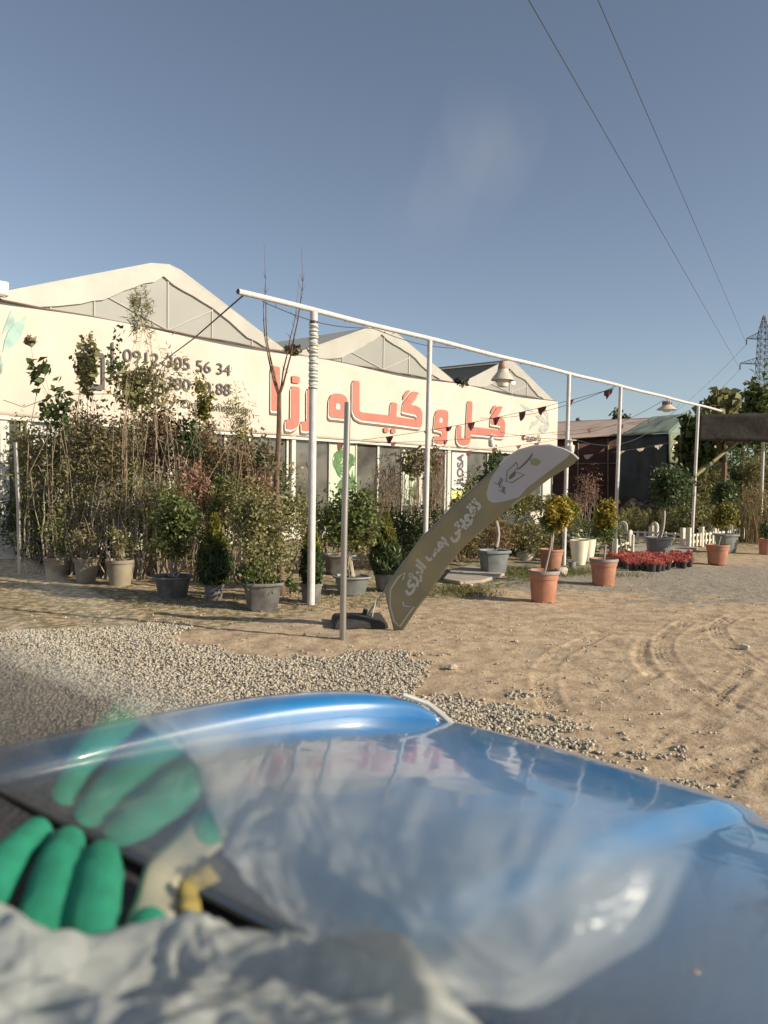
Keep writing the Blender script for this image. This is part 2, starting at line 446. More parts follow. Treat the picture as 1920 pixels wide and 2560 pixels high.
gm = bpy.data.materials.new('ground_dirt'); gm.use_nodes = True
n = gm.node_tree.nodes; l = gm.node_tree.links; b = n["Principled BSDF"]; b.inputs["Roughness"].default_value = .95; b.inputs["Specular IOR Level"].default_value = .15
tc = n.new("ShaderNodeTexCoord")
def noise(scale, det=6, rough=.55):
    t = n.new("ShaderNodeTexNoise"); t.inputs["Scale"].default_value = scale; t.inputs["Detail"].default_value = det; t.inputs["Roughness"].default_value = rough
    l.new(tc.outputs["Object"], t.inputs["Vector"]); return t.outputs["Fac"]
def ramp(src, lo, hi, a=0., b_=1.):
    r = n.new("ShaderNodeMapRange"); r.inputs[1].default_value = lo; r.inputs[2].default_value = hi; r.inputs[3].default_value = a; r.inputs[4].default_value = b_
    l.new(src, r.inputs[0]); return r.outputs[0]
def mixc(fac, a, b_):
    x = n.new("ShaderNodeMix"); x.data_type = 'RGBA'
    if isinstance(fac, float): x.inputs[0].default_value = fac
    else: l.new(fac, x.inputs[0])
    for i, c in ((6, a), (7, b_)):
        if isinstance(c, tuple): x.inputs[i].default_value = (*c, 1)
        else: l.new(c, x.inputs[i])
    return x.outputs[2]
dirt = mixc(ramp(noise(.55), .38, .62), (.61, .46, .305), (.54, .42, .29))
dirt = mixc(ramp(noise(4.5), .42, .68), dirt, (.36, .26, .17))
dirt = mixc(ramp(noise(38, 3), .55, .72), dirt, (.30, .215, .14))
vo = n.new("ShaderNodeTexVoronoi"); vo.inputs["Scale"].default_value = 42; l.new(tc.outputs["Object"], vo.inputs["Vector"])
gcol = mixc(ramp(vo.outputs["Color"], .1, .9), (.30, .24, .175), (.46, .38, .28))
vg = n.new("ShaderNodeTexVoronoi"); vg.inputs["Scale"].default_value = 26; l.new(tc.outputs["Object"], vg.inputs["Vector"])
gcol2 = mixc(ramp(vg.outputs["Color"], .2, .8), (.27, .235, .18), (.42, .36, .28))
at = n.new("ShaderNodeAttribute"); at.attribute_name = 'gravel'
sep = n.new("ShaderNodeSeparateColor"); l.new(at.outputs["Color"], sep.inputs[0])
c0 = mixc(sep.outputs[0], dirt, gcol); c0 = mixc(sep.outputs[1], c0, gcol2)
gr = n.new("ShaderNodeMath"); gr.operation = 'MULTIPLY'; l.new(sep.outputs[2], gr.inputs[0]); l.new(ramp(noise(9, 5), .42, .56), gr.inputs[1])
c0 = mixc(gr.outputs[0], c0, (.12, .125, .05))
l.new(c0, b.inputs["Base Color"])
bp = n.new("ShaderNodeBump"); bp.inputs["Strength"].default_value = .9; bp.inputs["Distance"].default_value = .018
ad = n.new("ShaderNodeMath"); ad.operation = 'ADD'; l.new(noise(30, 6, .7), ad.inputs[0])
mu = n.new("ShaderNodeMath"); mu.operation = 'MULTIPLY'; l.new(vo.outputs["Distance"], mu.inputs[0]); l.new(sep.outputs[0], mu.inputs[1]); l.new(mu.outputs[0], ad.inputs[1])
l.new(ad.outputs[0], bp.inputs["Height"]); l.new(bp.outputs[0], b.inputs["Normal"])
g = np_mesh('ground', V, F, gm, smooth=True); tag(g, kind='structure')
grassm = np.clip(1 - np.abs(((X - 2.0) * -.76 + (Y - 13.6) * .65)) / 1.0, 0, 1) * (X > 0.2) * (X < 3.2) + ((Y > 13.6 + (X - 3) * 1.0) & (Y < 40) & (X > -8)) * .7 + ((Y > 15) & (X <= 2)) * .6
ca = g.data.color_attributes.new('gravel', 'FLOAT_COLOR', 'POINT')
ca.data.foreach_set('color', np.stack([ga, gb, np.clip(grassm, 0, 1), np.ones_like(ga)], -1).reshape(-1).astype(np.float32))

def stones(name, P, size, rng, material):
    n_ = len(P)
    base = np.array([(1, 0, 0), (-1, 0, 0), (0, 1, 0), (0, -1, 0), (0, 0, .8), (0, 0, -.6)])
    Fb = np.array([(0, 2, 4), (2, 1, 4), (1, 3, 4), (3, 0, 4), (2, 0, 5), (1, 2, 5), (3, 1, 5), (0, 3, 5)])
    S = size * rng.uniform(.35, 1.5, (n_, 1, 1)) ** 1.6
    V = (base[None] + rng.normal(size=(n_, 6, 3)) * .26) * S * rng.uniform(.7, 1.2, (n_, 1, 3))
    a = rng.uniform(0, 2 * PI, n_); ca_, sa = np.cos(a)[:, None], np.sin(a)[:, None]
    x = V[..., 0] * ca_ - V[..., 1] * sa; y = V[..., 0] * sa + V[..., 1] * ca_
    V = np.stack([x, y, V[..., 2]], -1) + P[:, None]
    F_ = (Fb[None] + (np.arange(n_) * 6)[:, None, None]).reshape(-1, 3)
    return np_mesh(name, V.reshape(-1, 3), F_, material)
rng = np.random.default_rng(11)
px_ = rng.uniform(-6.2, 2.4, 200000); py_ = 2.9 + (9.6 - 2.9) * rng.random(200000) ** 1.25
k = gravel_mask(px_, py_)[0] > .5
k &= np.abs(px_ / py_) < .56
k |= rng.random(200000) < .008
px_, py_ = px_[k], py_[k]
P = np.stack([px_, py_, ground_h(px_, py_) + .008], -1)
tag(stones('gravel', P, .0105, rng, M['stone']), 'loose grey and tan gravel spread over the dirt yard in front of the truck', None, None, 'stuff')
px_ = rng.uniform(-3, 9, 2600); py_ = rng.uniform(4.5, 17, 2600)
P = np.stack([px_, py_, ground_h(px_, py_) + .004], -1)
tag(stones('pebbles', P, .009, rng, M['stone']), 'scattered pebbles and clods on the bare dirt', None, None, 'stuff')
for i, (a, b_, s, lb) in enumerate(((1132, 1672, .045, 'pale fist sized stone near the tip of the blue bonnet'), (1862, 1620, .05, 'grey stone lying between tyre tracks at the right'), (1290, 1605, .03, 'small stone on the smooth dirt below the near terracotta pot'),
                                    (1402, 1437, .17, 'jagged white rock beside the near terracotta pot'), (1176, 1467, .06, 'small white stone in the grass below the flag'), (1312, 1398, .22, 'white broken block behind the near terracotta pot'))):
    q = onz(a, b_); bm = bmesh.new(); bmesh.ops.create_icosphere(bm, subdivisions=3, radius=s)
    rr = random.Random(i)
    pl = [Vector((rr.gauss(0, 1), rr.gauss(0, 1), rr.gauss(0, .7))).normalized() for _ in range(9)]
    for v in bm.verts:
        for p in pl:
            d = v.co.dot(p) - s * .68
            if d > 0: v.co -= p * d
        v.co.z *= .65
    me = bpy.data.meshes.new('rock'); bm.to_mesh(me); bm.free()
    o = link_mesh('rock', me, M['stone_pale']); o.location = (q.x, q.y, s * .3)
    tag(o, lb, 'rock')

# ================================================================== THE TRUCK WE SIT IN
TF = Vector((math.sin(PI / 4), math.cos(PI / 4), 0)); TL = Vector((-TF.y, TF.x, 0)); ZZ = Vector((0, 0, 1))
def T3(F_, L_, z): return TF * F_ + TL * L_ + ZZ * z
truck = empty('pickup_truck', (0.6, 0.0, 0), 0, 'blue pickup truck seen from its cab through the windscreen, glossy bonnet in front', 'pickup truck')
truck.rotation_euler = (0, 0, 0); bpy.context.view_layer.update()
def tp(o):                                # world-space mesh under the truck's empty
    o.parent = truck; o.matrix_parent_inverse = truck.matrix_world.inverted(); return o
paint = bpy.data.materials.new('blue_paint'); paint.use_nodes = True
n = paint.node_tree.nodes; l = paint.node_tree.links; b = n["Principled BSDF"]
b.inputs["Base Color"].default_value = (.012, .17, .42, 1); b.inputs["Roughness"].default_value = .35
b.inputs["Coat Weight"].default_value = 1; b.inputs["Coat Roughness"].default_value = .06; b.inputs["Coat IOR"].default_value = 1.65
tc = n.new("ShaderNodeTexCoord"); no = n.new("ShaderNodeTexNoise"); no.inputs["Scale"].default_value = 3.5; no.inputs["Detail"].default_value = 3
l.new(tc.outputs["Object"], no.inputs["Vector"]); bp = n.new("ShaderNodeBump"); bp.inputs["Strength"].default_value = .10; bp.inputs["Distance"].default_value = .03
l.new(no.outputs["Fac"], bp.inputs["Height"]); l.new(bp.outputs[0], b.inputs["Normal"]); l.new(bp.outputs[0], b.inputs["Coat Normal"])
dn = n.new("ShaderNodeTexNoise"); dn.inputs["Scale"].default_value = 7; dn.inputs["Detail"].default_value = 8; l.new(tc.outputs["Object"], dn.inputs["Vector"])
dr = n.new("ShaderNodeMapRange"); dr.inputs[1].default_value = .45; dr.inputs[2].default_value = .75; dr.inputs[3].default_value = .0; dr.inputs[4].default_value = .14
l.new(dn.outputs["Fac"], dr.inputs[0]); dd = n.new("ShaderNodeBsdfDiffuse"); dd.inputs[0].default_value = (.38, .33, .27, 1)
ms = n.new("ShaderNodeMixShader"); l.new(dr.outputs[0], ms.inputs[0]); l.new(b.outputs[0], ms.inputs[1]); l.new(dd.outputs[0], ms.inputs[2]); l.new(ms.outputs[0], n["Material Output"].inputs[0])
M['blue'] = paint
def hood_z(F_, L_):
    z = 1.018 + .055 * (1.66 - F_) + .060 * (1.5876 - (F_ - .4) ** 2)
    z += -.028 * ((L_ - .95) / .9) ** 2 * (1 if L_ > .6 else .6)                                     # cross camber
    if L_ > .95: z -= .075 * ((L_ - .95) / .65) ** 2 * max(0, 1.5 - F_)
    z += .026 * (1 / (1 + math.exp(-(L_ - .60) / .011))) - .008                      # centre crease: left half stands proud
    z += .010 * (1 / (1 + math.exp(-(.36 - L_) / .02)))
    z -= .35 * max(0, F_ - 1.62) ** 1.6
    return z
def hood_front(L_):                                                           # front edge of the bonnet along the width
    return 1.79 - .19 * max(0, (L_ - .6) / .85) ** 1.5 - .10 * max(0, .2 - L_) ** 1.5
NF, NL = 80, 220
vs = []; fs = []
for i in range(NF + 1):
    for j in range(NL + 1):
        L_ = -.30 + (1.56 + .30) * j / NL; F_ = .40 + (hood_front(L_) - .40) * i / NF
        vs.append(T3(F_, L_, hood_z(F_, L_)))
for i in range(NF):
    for j in range(NL):
        a = i * (NL + 1) + j; fs.append((a, a + 1, a + NL + 2, a + NL + 1))
hood = MB().add(vs, fs).build('bonnet', M['blue'], None, smooth=True)
sm = hood.modifiers.new('thick', 'SOLIDIFY'); sm.thickness = .012; sm.offset = -1
tp(hood)
# raised left wing with its headlight pod: a ridge swept forward and closing at the corner
path = [(.10, 1.585, .01), (.4, 1.585, .02), (.7, 1.585, .034), (1.0, 1.58, .048), (1.2, 1.565, .056), (1.38, 1.535, .058), (1.47, 1.495, .054), (1.53, 1.455, .052), (1.57, 1.415, .030), (1.585, 1.40, .008)]
mb = MB(); vs = []; ns = 12
for i, (F_, L_, h) in enumerate(path):
    zb = hood_z(min(F_, 1.58), 1.5)
    hw = .085 * (1 - .25 * (i / 9) ** 3)
    prof = [(-hw, -.02), (-hw * .93, h * .45), (-hw * .80, h * .80), (-hw * .62, h * .95), (-hw * .3, h * 1.02), (0, h * 1.03), (hw * .35, h * .98), (hw * .65, h * .82), (hw * .85, h * .5), (hw, 0), (hw * 1.08, -.15), (hw * 1.08, -.45)]
    for q, z in prof:
        vs.append(T3(F_, L_ + q, zb + z))
for i in range(len(path) - 1):
    for k_ in range(ns - 1):
        a = i * ns + k_; fs2 = (a, a + 1, a + ns + 1, a + ns); mb.f.append(fs2)
mb.v = [tuple(v) for v in vs]; mb.f.append(tuple(range((len(path) - 1) * ns, len(path) * ns)))
wing = mb.build('wing', M['blue'], None, smooth=True)
ss_ = wing.modifiers.new('sub', 'SUBSURF'); ss_.levels = 2; ss_.render_levels = 2
tp(wing)
# chrome rim round the headlight corner
mb = MB(); mb.tube([T3(1.50, 1.42, hood_z(1.5, 1.4) + .062), T3(1.57, 1.39, hood_z(1.58, 1.4) + .045), T3(1.60, 1.36, hood_z(1.58, 1.4) + .012), T3(1.62, 1.33, hood_z(1.58, 1.4) - .02)], [.006, .008, .009, .008], 8)
tp(mb.build('headlight_rim', M['film'], None, smooth=True))
# front panel with grille, bumper, wings' sides: stands below the bonnet's lip
mb = MB(); cx = T3(1.50, .65, .72); mb.box(cx, (1.85, .16, .46), -PI / 4); tp(mb.build('front_panel', M['blue'], None, bevel=.02))
mb = MB(); mb.box(T3(1.70, .65, .50), (1.95, .14, .16), -PI / 4); tp(mb.build('bumper', M['steel'], None, bevel=.02))
mb = MB()
for k_ in range(6): mb.box(T3(1.59, .65, .60 + .05 * k_), (1.25, .03, .018), -PI / 4)
tp(mb.build('grille', M['blade'], None))
for L_ in (1.40, -.10):
    mb = MB(); mb.lathe([(.105, 0), (.10, .02), (.06, .035), (.0, .04)], 20)
    me_o = mb.build('headlight', M['lamp_white'], None, smooth=True)
    me_o.data.transform(frame(T3(1.585, L_, .74), TL, ZZ.cross(Vector((0, 0, 1))) if False else ZZ)); tp(me_o)
mb = MB(); mb.box(T3(.75, 1.60, .72), (.05, 1.55, .70), -PI / 4); mb.box(T3(.75, -.30, .72), (.05, 1.55, .70), -PI / 4); tp(mb.build('side_panel', M['blue'], None, bevel=.015))
for F_, L_ in ((.95, 1.53), (.95, -.23)):
    mb = MB(); mb.lathe([(.0, -.09), (.20, -.09), (.33, -.10), (.36, -.06), (.36, .06), (.33, .10), (.20, .09), (.0, .09)], 32, cap=False)
    o_ = mb.build('wheel', M['rubber'], None, smooth=True); o_.data.transform(frame(T3(F_, L_, .36), TF, ZZ)); tp(o_)
# washer nozzle
mb = MB(); mb.lathe([(.006, 0), (.0055, .002), (.003, .003), (0, .0033)], 12, cap=False)
nz = mb.build('washer_nozzle', M['lamp_cream'], None, smooth=True); q = onz(1740, 2468, 1.115); nz.data.transform(Matrix.Translation((q.x, q.y, hood_z(q.dot(TF), q.dot(TL)) - .001))); tp(nz)

# --- windscreen, dashboard: own (windscreen) frame
KS = .55
def K(p): return CP + (Vector(p) - CP) * KS
AZ, AL = math.radians(37), math.radians(47)
WF = Vector((math.sin(AZ), math.cos(AZ), 0)); WR = Vector((WF.y, -WF.x, 0))
P0 = Vector((0, 0, 1.1)) + WF * .71
WN = (WF * math.sin(AL) + ZZ * math.cos(AL)).normalized(); WU = (-WF * math.cos(AL) + ZZ * math.sin(AL))
def D(lat, fwd, z): return K(P0 + WR * lat + WF * fwd + ZZ * (z - 1.1))
# seam height of the lower (dusty, reflecting) band of glass
q = onplane(300, 1640, K(P0), WN); VS = (q - K(P0)).dot(WU)
q = onplane(300, 1800, K(P0), WN); VS2 = (q - K(P0)).dot(WU)
def pane(name, u0_, u1_, l0, l1, material):
    A = K(P0); quad = [A + WR * l0 + WU * u0_, A + WR * l1 + WU * u0_, A + WR * l1 + WU * u1_, A + WR * l0 + WU * u1_]
    return MB().prism(quad, WN, .004).build(name, material)
gl = bpy.data.materials.new('windscreen_glass'); gl.use_nodes = True
n = gl.node_tree.nodes; l = gl.node_tree.links; n.remove(n["Principled BSDF"])
def mth(op, a, b_=None, c_=None):
    x = n.new("ShaderNodeMath"); x.operation = op
    for i, v in enumerate((a, b_, c_)):
        if v is None: continue
        if isinstance(v, (int, float)): x.inputs[i].default_value = v
        else: l.new(v, x.inputs[i])
    return x.outputs[0]
ge = n.new("ShaderNodeNewGeometry"); dt = n.new("ShaderNodeVectorMath"); dt.operation = 'DOT_PRODUCT'
l.new(ge.outputs["Incoming"], dt.inputs[0]); l.new(ge.outputs["Normal"], dt.inputs[1])
c_ = mth('ABSOLUTE', dt.outputs["Value"]); fr = mth('POWER', mth('SUBTRACT', 1.0, c_), 3.6); fr = mth('MULTIPLY_ADD', fr, .93, .065)
tc = n.new("ShaderNodeTexCoord"); vm = n.new("ShaderNodeVectorMath"); vm.operation = 'DOT_PRODUCT'; l.new(tc.outputs["Object"], vm.inputs[0]); vm.inputs[1].default_value = WU
mr = n.new("ShaderNodeMapRange"); mr.interpolation_type = 'SMOOTHSTEP'; a0 = K(P0).dot(WU); mr.inputs[1].default_value = a0 + VS2; mr.inputs[2].default_value = a0 + VS - .002; mr.inputs[3].default_value = 1; mr.inputs[4].default_value = 0
l.new(vm.outputs["Value"], mr.inputs[0])
tr = n.new("ShaderNodeBsdfTransparent"); gs = n.new("ShaderNodeBsdfGlossy"); gs.inputs["Roughness"].default_value = .015
mx = n.new("ShaderNodeMixShader"); l.new(mth('MULTIPLY', fr, mr.outputs[0]), mx.inputs[0]); l.new(tr.outputs[0], mx.inputs[1]); l.new(gs.outputs[0], mx.inputs[2])
du = n.new("ShaderNodeBsdfDiffuse"); du.inputs[0].default_value = (.72, .70, .64, 1); dt2 = n.new("ShaderNodeBsdfTranslucent"); dt2.inputs[0].default_value = (.72, .70, .64, 1)
ads = n.new("ShaderNodeAddShader"); l.new(du.outputs[0], ads.inputs[0]); l.new(dt2.outputs[0], ads.inputs[1])
nzt = n.new("ShaderNodeTexNoise"); nzt.inputs["Scale"].default_value = 5; nzt.inputs["Detail"].default_value = 4; l.new(tc.outputs["Object"], nzt.inputs["Vector"])
mr2 = n.new("ShaderNodeMapRange"); mr2.inputs[1].default_value = .35; mr2.inputs[2].default_value = .7; mr2.inputs[3].default_value = .022; mr2.inputs[4].default_value = .060; l.new(nzt.outputs["Fac"], mr2.inputs[0])
mx3 = n.new("ShaderNodeMixShader"); l.new(mth('MULTIPLY', mr2.outputs[0], mr.outputs[0]), mx3.inputs[0]); l.new(mx.outputs[0], mx3.inputs[1]); l.new(ads.outputs[0], mx3.inputs[2])
l.new(mx3.outputs[0], n["Material Output"].inputs[0])
gc = bpy.data.materials.new('clean_glass'); gc.use_nodes = True; n = gc.node_tree.nodes; n.remove(n["Principled BSDF"])
tr = n.new("ShaderNodeBsdfTransparent"); gc.node_tree.links.new(tr.outputs[0], n["Material Output"].inputs[0])
tp(pane('windscreen', -.012, VS, -1.0, .75, gl))
tp(pane('windscreen_upper', VS, VS + 1.0, -1.0, .75, gc))
# dashboard
mb = MB(); vs = []; nl, nf = 60, 20; rg = np.random.default_rng(3)
for j in range(nf + 1):
    for i in range(nl + 1):
        lat = -1.75 + 3.0 * i / nl; f_ = .012 - .62 * j / nf
        z = 1.10 + .012 * math.sin(lat * 2.1) - .10 * max(0, -f_ - .42) ** 1.2 + (.02 if f_ < -.35 else 0)
        vs.append(D(lat, f_, z))
fs = [(j * (nl + 1) + i, j * (nl + 1) + i + 1, (j + 1) * (nl + 1) + i + 1, (j + 1) * (nl + 1) + i) for j in range(nf) for i in range(nl)]
o_ = MB().add(vs, fs).build('dashboard', M['dash'], None, smooth=True); sm = o_.modifiers.new('t', 'SOLIDIFY'); sm.thickness = .10; sm.offset = -1 if o_.data.polygons[0].normal.z > 0 else 1
tp(o_)
mb = MB(); mb.prism([D(-1.75, .0, 1.085), D(1.2, .0, 1.085), D(1.2, .10, .95), D(-1.75, .10, .95)], ZZ, .012); tp(mb.build('scuttle', M['blade'], None))
mb = MB(); mb.box(T3(-.25, .45, .55), (1.8, .9, .12), -PI / 4); tp(mb.build('cab_floor', M['seat'], None, bevel=.02))
mb = MB(); mb.box(T3(-.45, .45, .95), (1.5, .55, .22), -PI / 4); tp(mb.build('bench_seat', M['seat'], None, bevel=.05))
mb = MB(); mb.box(T3(-.82, .45, 1.25), (1.5, .16, .7), -PI / 4); tp(mb.build('backrest', M['seat'], None, bevel=.05))

# --- gloves on the dashboard, finger tips against the glass
def xf(p): # unscaled plan point -> D coordinates helper
    v = Vector(p) - P0; return v.dot(WR), v.dot(WF)
def glove(name, fingers, palm, label):
    bm = bmesh.new()
    def blob(pts, rads):
        for k_ in range(len(pts) - 1):
            a, b_ = pts[k_], pts[k_ + 1]; st = max(3, int((b_ - a).length / (.18 * min(rads[k_], rads[k_ + 1]))))
            for s_ in range(st + 1):
                t = s_ / st; r_ = rads[k_] * (1 - t) + rads[k_ + 1] * t
                bmesh.ops.create_icosphere(bm, subdivisions=2, radius=r_, matrix=Matrix.Translation(a.lerp(b_, t)))
    for pts, r_ in fingers:
        pts = [K((p[0], p[1], p[2])) for p in pts]; rr_ = [x * KS for x in r_]; blob(pts, rr_)
    blob([K(p) for p in palm[0]], [x * KS for x in palm[1]])
    me = bpy.data.meshes.new(name); bm.to_mesh(me); bm.free()
    o = link_mesh(name, me, M['glove'])
    rm = o.modifiers.new('r', 'REMESH'); rm.mode = 'VOXEL'; rm.voxel_size = .0022
    s2 = o.modifiers.new('s', 'SMOOTH'); s2.iterations = 12; s2.factor = .5
    dg = bpy.context.evaluated_depsgraph_get(); dg.update(); me2 = bpy.data.meshes.new_from_object(o.evaluated_get(dg))
    o.modifiers.clear(); o.data = me2; me2.polygons.foreach_set('use_smooth', [True] * len(me2.polygons))
    co = np.empty(len(me2.vertices) * 3, np.float32); me2.vertices.foreach_get('co', co); co = co.reshape(-1, 3)
    co[:, 2] += vnoise(co[:, 0] * 55, co[:, 1] * 55, 90) * .0014; co[:, 0] += vnoise(co[:, 1] * 70, co[:, 2] * 70, 91) * .0012; me2.vertices.foreach_set('co', co.ravel()); me2.update()
    return tag(o, label, 'glove')
zf = 1.145
glove('work_glove', [
    ([(-.535, 1.175, 1.145), (-.530, 1.08, 1.150), (-.515, .97, 1.135), (-.47, .86, 1.09)], [.026, .030, .031, .030]),
    ([(-.475, 1.150, 1.142), (-.460, 1.08, 1.146), (-.435, .97, 1.130), (-.41, .86, 1.09)], [.027, .031, .032, .030]),
    ([(-.408, 1.105, 1.140), (-.390, 1.05, 1.140), (-.368, .97, 1.128), (-.34, .86, 1.09)], [.029, .034, .035, .032]),
    ([(-.292, .955, 1.128), (-.285, .91, 1.115), (-.29, .84, 1.09)], [.027, .030, .032])],
    ([(-.45, .82, 1.09), (-.34, .79, 1.09), (-.42, .72, 1.09), (-.36, .70, 1.09)], [.04, .04, .045, .04]),
    'green rubber coated work glove on the dashboard, fingertips against the windscreen')
# --- paper slips lying on the dash
def slip(name, pts, material, lab):
    q = [D(*xf((x, y, 1.1)), z) for x, y, z in pts]
    n_ = (q[1] - q[0]).cross(q[2] - q[0]).normalized()
    if n_.z < 0: n_ = -n_
    vs = []; fs = []; NU, NV = 6, 14
    for i in range(NU + 1):
        for j in range(NV + 1):
            u, v = i / NU, j / NV
            p = q[0].lerp(q[1], u).lerp(q[3].lerp(q[2], u), v)
            p = p + ZZ * (.0015 * math.sin(v * 9 + u * 2) + .001 * math.sin(u * 5) + .003)
            vs.append(p)
    for i in range(NU):
        for j in range(NV):
            a = i * (NV + 1) + j; fs.append((a, a + 1, a + NV + 2, a + NV + 1))
    o = MB().add(vs, fs).build(name, material, None, smooth=True); s_ = o.modifiers.new('t', 'SOLIDIFY'); s_.thickness = .0006
    return tag(o, lab, 'paper')
slip('paper_slip', [(-.350, 1.140, 1.118), (-.292, 1.105, 1.118), (-.262, .955, 1.118), (-.322, .950, 1.118)], M['paper'], 'cream paper slip leaning by the gloves on the dashboard')
slip('paper_slip', [(-.285, 1.075, 1.124), (-.255, 1.055, 1.124), (-.235, 1.00, 1.124), (-.262, .995, 1.124)], M['paper_yellow'], 'yellow paper slip between the cream slip and the plastic bag')

# --- plastic bag
def seg(a, b, t): return a + (b - a) * t
front = [(-1.75, -.27), (-1.2, -.25), (-1.0, -.235), (-.84, -.205), (-.76, -.12), (-.71, -.065), (-.64, -.045), (-.45, -.05), (-.30, -.10), (-.21, -.19), (-.17, -.30), (-.16, -.40)]
def front_at(lat):
    if lat >= front[-1][0]: return front[-1][1]
    for i in range(len(front) - 1):
        if front[i][0] <= lat <= front[i + 1][0]:
            return seg(front[i][1], front[i + 1][1], (lat - front[i][0]) / (front[i + 1][0] - front[i][0]))
    return front[0][1]
NL_, NV_ = 260, 110; vs = []; fs = []
LA = np.linspace(-1.7, -.155, NL_ + 1); VV = np.linspace(0, 1, NV_ + 1)
la, vv = np.meshgrid(LA, VV); fa = np.array([front_at(x) for x in LA])[None, :] + vv * 0
back = -.56
fwd = fa + (back - fa) * vv
dist = (fa - fwd)
edge = np.minimum(1, np.minimum(dist / .06, (-.155 - la + vnoise(fwd * 9, la * 3, 77) * .08) / .09)); edge = np.clip(edge, 0, 1) ** .5
cr = 0
for s_, a_ in ((3.5, .6), (7, .45), (15, .28), (31, .12)):
    nn = vnoise(la * s_ + 40 + vnoise(la * s_ * .8, fwd * s_ * .8, 50) * 2, fwd * s_ * 1.6 + 9 + vnoise(la * s_, fwd * s_, 51) * 2, int(s_ * 3)); cr = cr + a_ * (.5 - np.abs(nn) * 2.6)
sm_ = np.clip((la + .72) / .40, 0, 1); sm_ = sm_ * sm_ * (3 - 2 * sm_)
hgt = .058 + .036 * cr + .012 * np.clip(-(la + .80) * 3, 0, 1) + .018 * np.exp(-((la + .90) / .07) ** 2) + .085 * sm_
zz = 1.113 + edge * np.clip(hgt, .012, .24)
Vb = np.empty((NV_ + 1, NL_ + 1, 3))
for j in range(NV_ + 1):
    for i in range(NL_ + 1):
        Vb[j, i] = D(float(la[j, i]), float(fwd[j, i]), float(zz[j, i]))
i0 = (np.arange(NV_)[:, None] * (NL_ + 1) + np.arange(NL_)[None]).reshape(-1)
Fb_ = np.stack([i0, i0 + 1, i0 + NL_ + 2, i0 + NL_ + 1], -1)
bagm = bpy.data.materials.new('clear_plastic_bag'); bagm.use_nodes = True
n = bagm.node_tree.nodes; l = bagm.node_tree.links; b = n["Principled BSDF"]
b.inputs["Base Color"].default_value = (.80, .82, .79, 1); b.inputs["Roughness"].default_value = .2; b.inputs["Specular IOR Level"].default_value = .9
t_ = n.new("ShaderNodeBsdfTranslucent"); t_.inputs[0].default_value = (.80, .82, .79, 1); x_ = n.new("ShaderNodeMixShader"); x_.inputs[0].default_value = .5
l.new(b.outputs[0], x_.inputs[1]); l.new(t_.outputs[0], x_.inputs[2]); l.new(x_.outputs[0], n["Material Output"].inputs[0])
vb = n.new('ShaderNodeTexVoronoi'); vb.feature = 'DISTANCE_TO_EDGE'; vb.inputs['Scale'].default_value = 26; tb = n.new('ShaderNodeTexCoord'); l.new(tb.outputs['Object'], vb.inputs['Vector']); bb = n.new('ShaderNodeBump'); bb.inputs['Strength'].default_value = .8; bb.inputs['Distance'].default_value = .012; l.new(vb.outputs['Distance'], bb.inputs['Height']); l.new(bb.outputs[0], b.inputs['Normal'])
bag = np_mesh('plastic_bag', Vb.reshape(-1, 3), Fb_, bagm, smooth=True); s_ = bag.modifiers.new('t', 'SOLIDIFY'); s_.thickness = .0008
tag(bag, 'crumpled translucent plastic bag lying on the dashboard below the windscreen', 'plastic bag')

# wiped smears against the sky, and painted pale dashboard reflections at the left
smm = bpy.data.materials.new('smear_reflection_paint'); smm.use_nodes = True; n = smm.node_tree.nodes; l = smm.node_tree.links; n.remove(n["Principled BSDF"])
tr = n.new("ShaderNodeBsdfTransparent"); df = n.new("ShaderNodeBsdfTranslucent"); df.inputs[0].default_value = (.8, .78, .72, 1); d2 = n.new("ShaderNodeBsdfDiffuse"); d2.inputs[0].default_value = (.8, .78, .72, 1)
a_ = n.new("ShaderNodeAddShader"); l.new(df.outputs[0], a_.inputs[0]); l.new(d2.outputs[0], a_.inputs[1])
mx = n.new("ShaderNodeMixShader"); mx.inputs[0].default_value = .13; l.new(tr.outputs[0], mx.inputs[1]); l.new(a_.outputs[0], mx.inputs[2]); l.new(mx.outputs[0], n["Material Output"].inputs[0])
def pale_stroke(pts, w_):
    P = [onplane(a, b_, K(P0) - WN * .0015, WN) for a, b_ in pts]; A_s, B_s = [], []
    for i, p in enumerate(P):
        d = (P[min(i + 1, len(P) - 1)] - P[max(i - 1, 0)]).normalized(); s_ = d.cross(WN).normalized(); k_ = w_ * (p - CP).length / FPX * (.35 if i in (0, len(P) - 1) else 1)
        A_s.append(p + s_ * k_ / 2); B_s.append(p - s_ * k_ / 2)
    m_ = len(P); mb = MB(); mb.add(A_s + B_s, [(i, i + 1, m_ + i + 1, m_ + i) for i in range(m_ - 1)]); o = mb.build('smear_and_reflection', smm, None); s_ = o.modifiers.new('t', 'SOLIDIFY'); s_.thickness = .0003; tp(o)
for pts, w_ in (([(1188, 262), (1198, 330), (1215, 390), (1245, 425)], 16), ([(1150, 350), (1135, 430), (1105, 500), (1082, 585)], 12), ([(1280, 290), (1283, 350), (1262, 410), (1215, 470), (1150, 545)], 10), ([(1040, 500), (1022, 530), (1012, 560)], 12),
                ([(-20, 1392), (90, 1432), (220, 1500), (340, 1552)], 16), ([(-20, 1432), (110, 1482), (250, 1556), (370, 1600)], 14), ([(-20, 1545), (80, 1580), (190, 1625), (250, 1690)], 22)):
    pale_stroke(pts, w_)
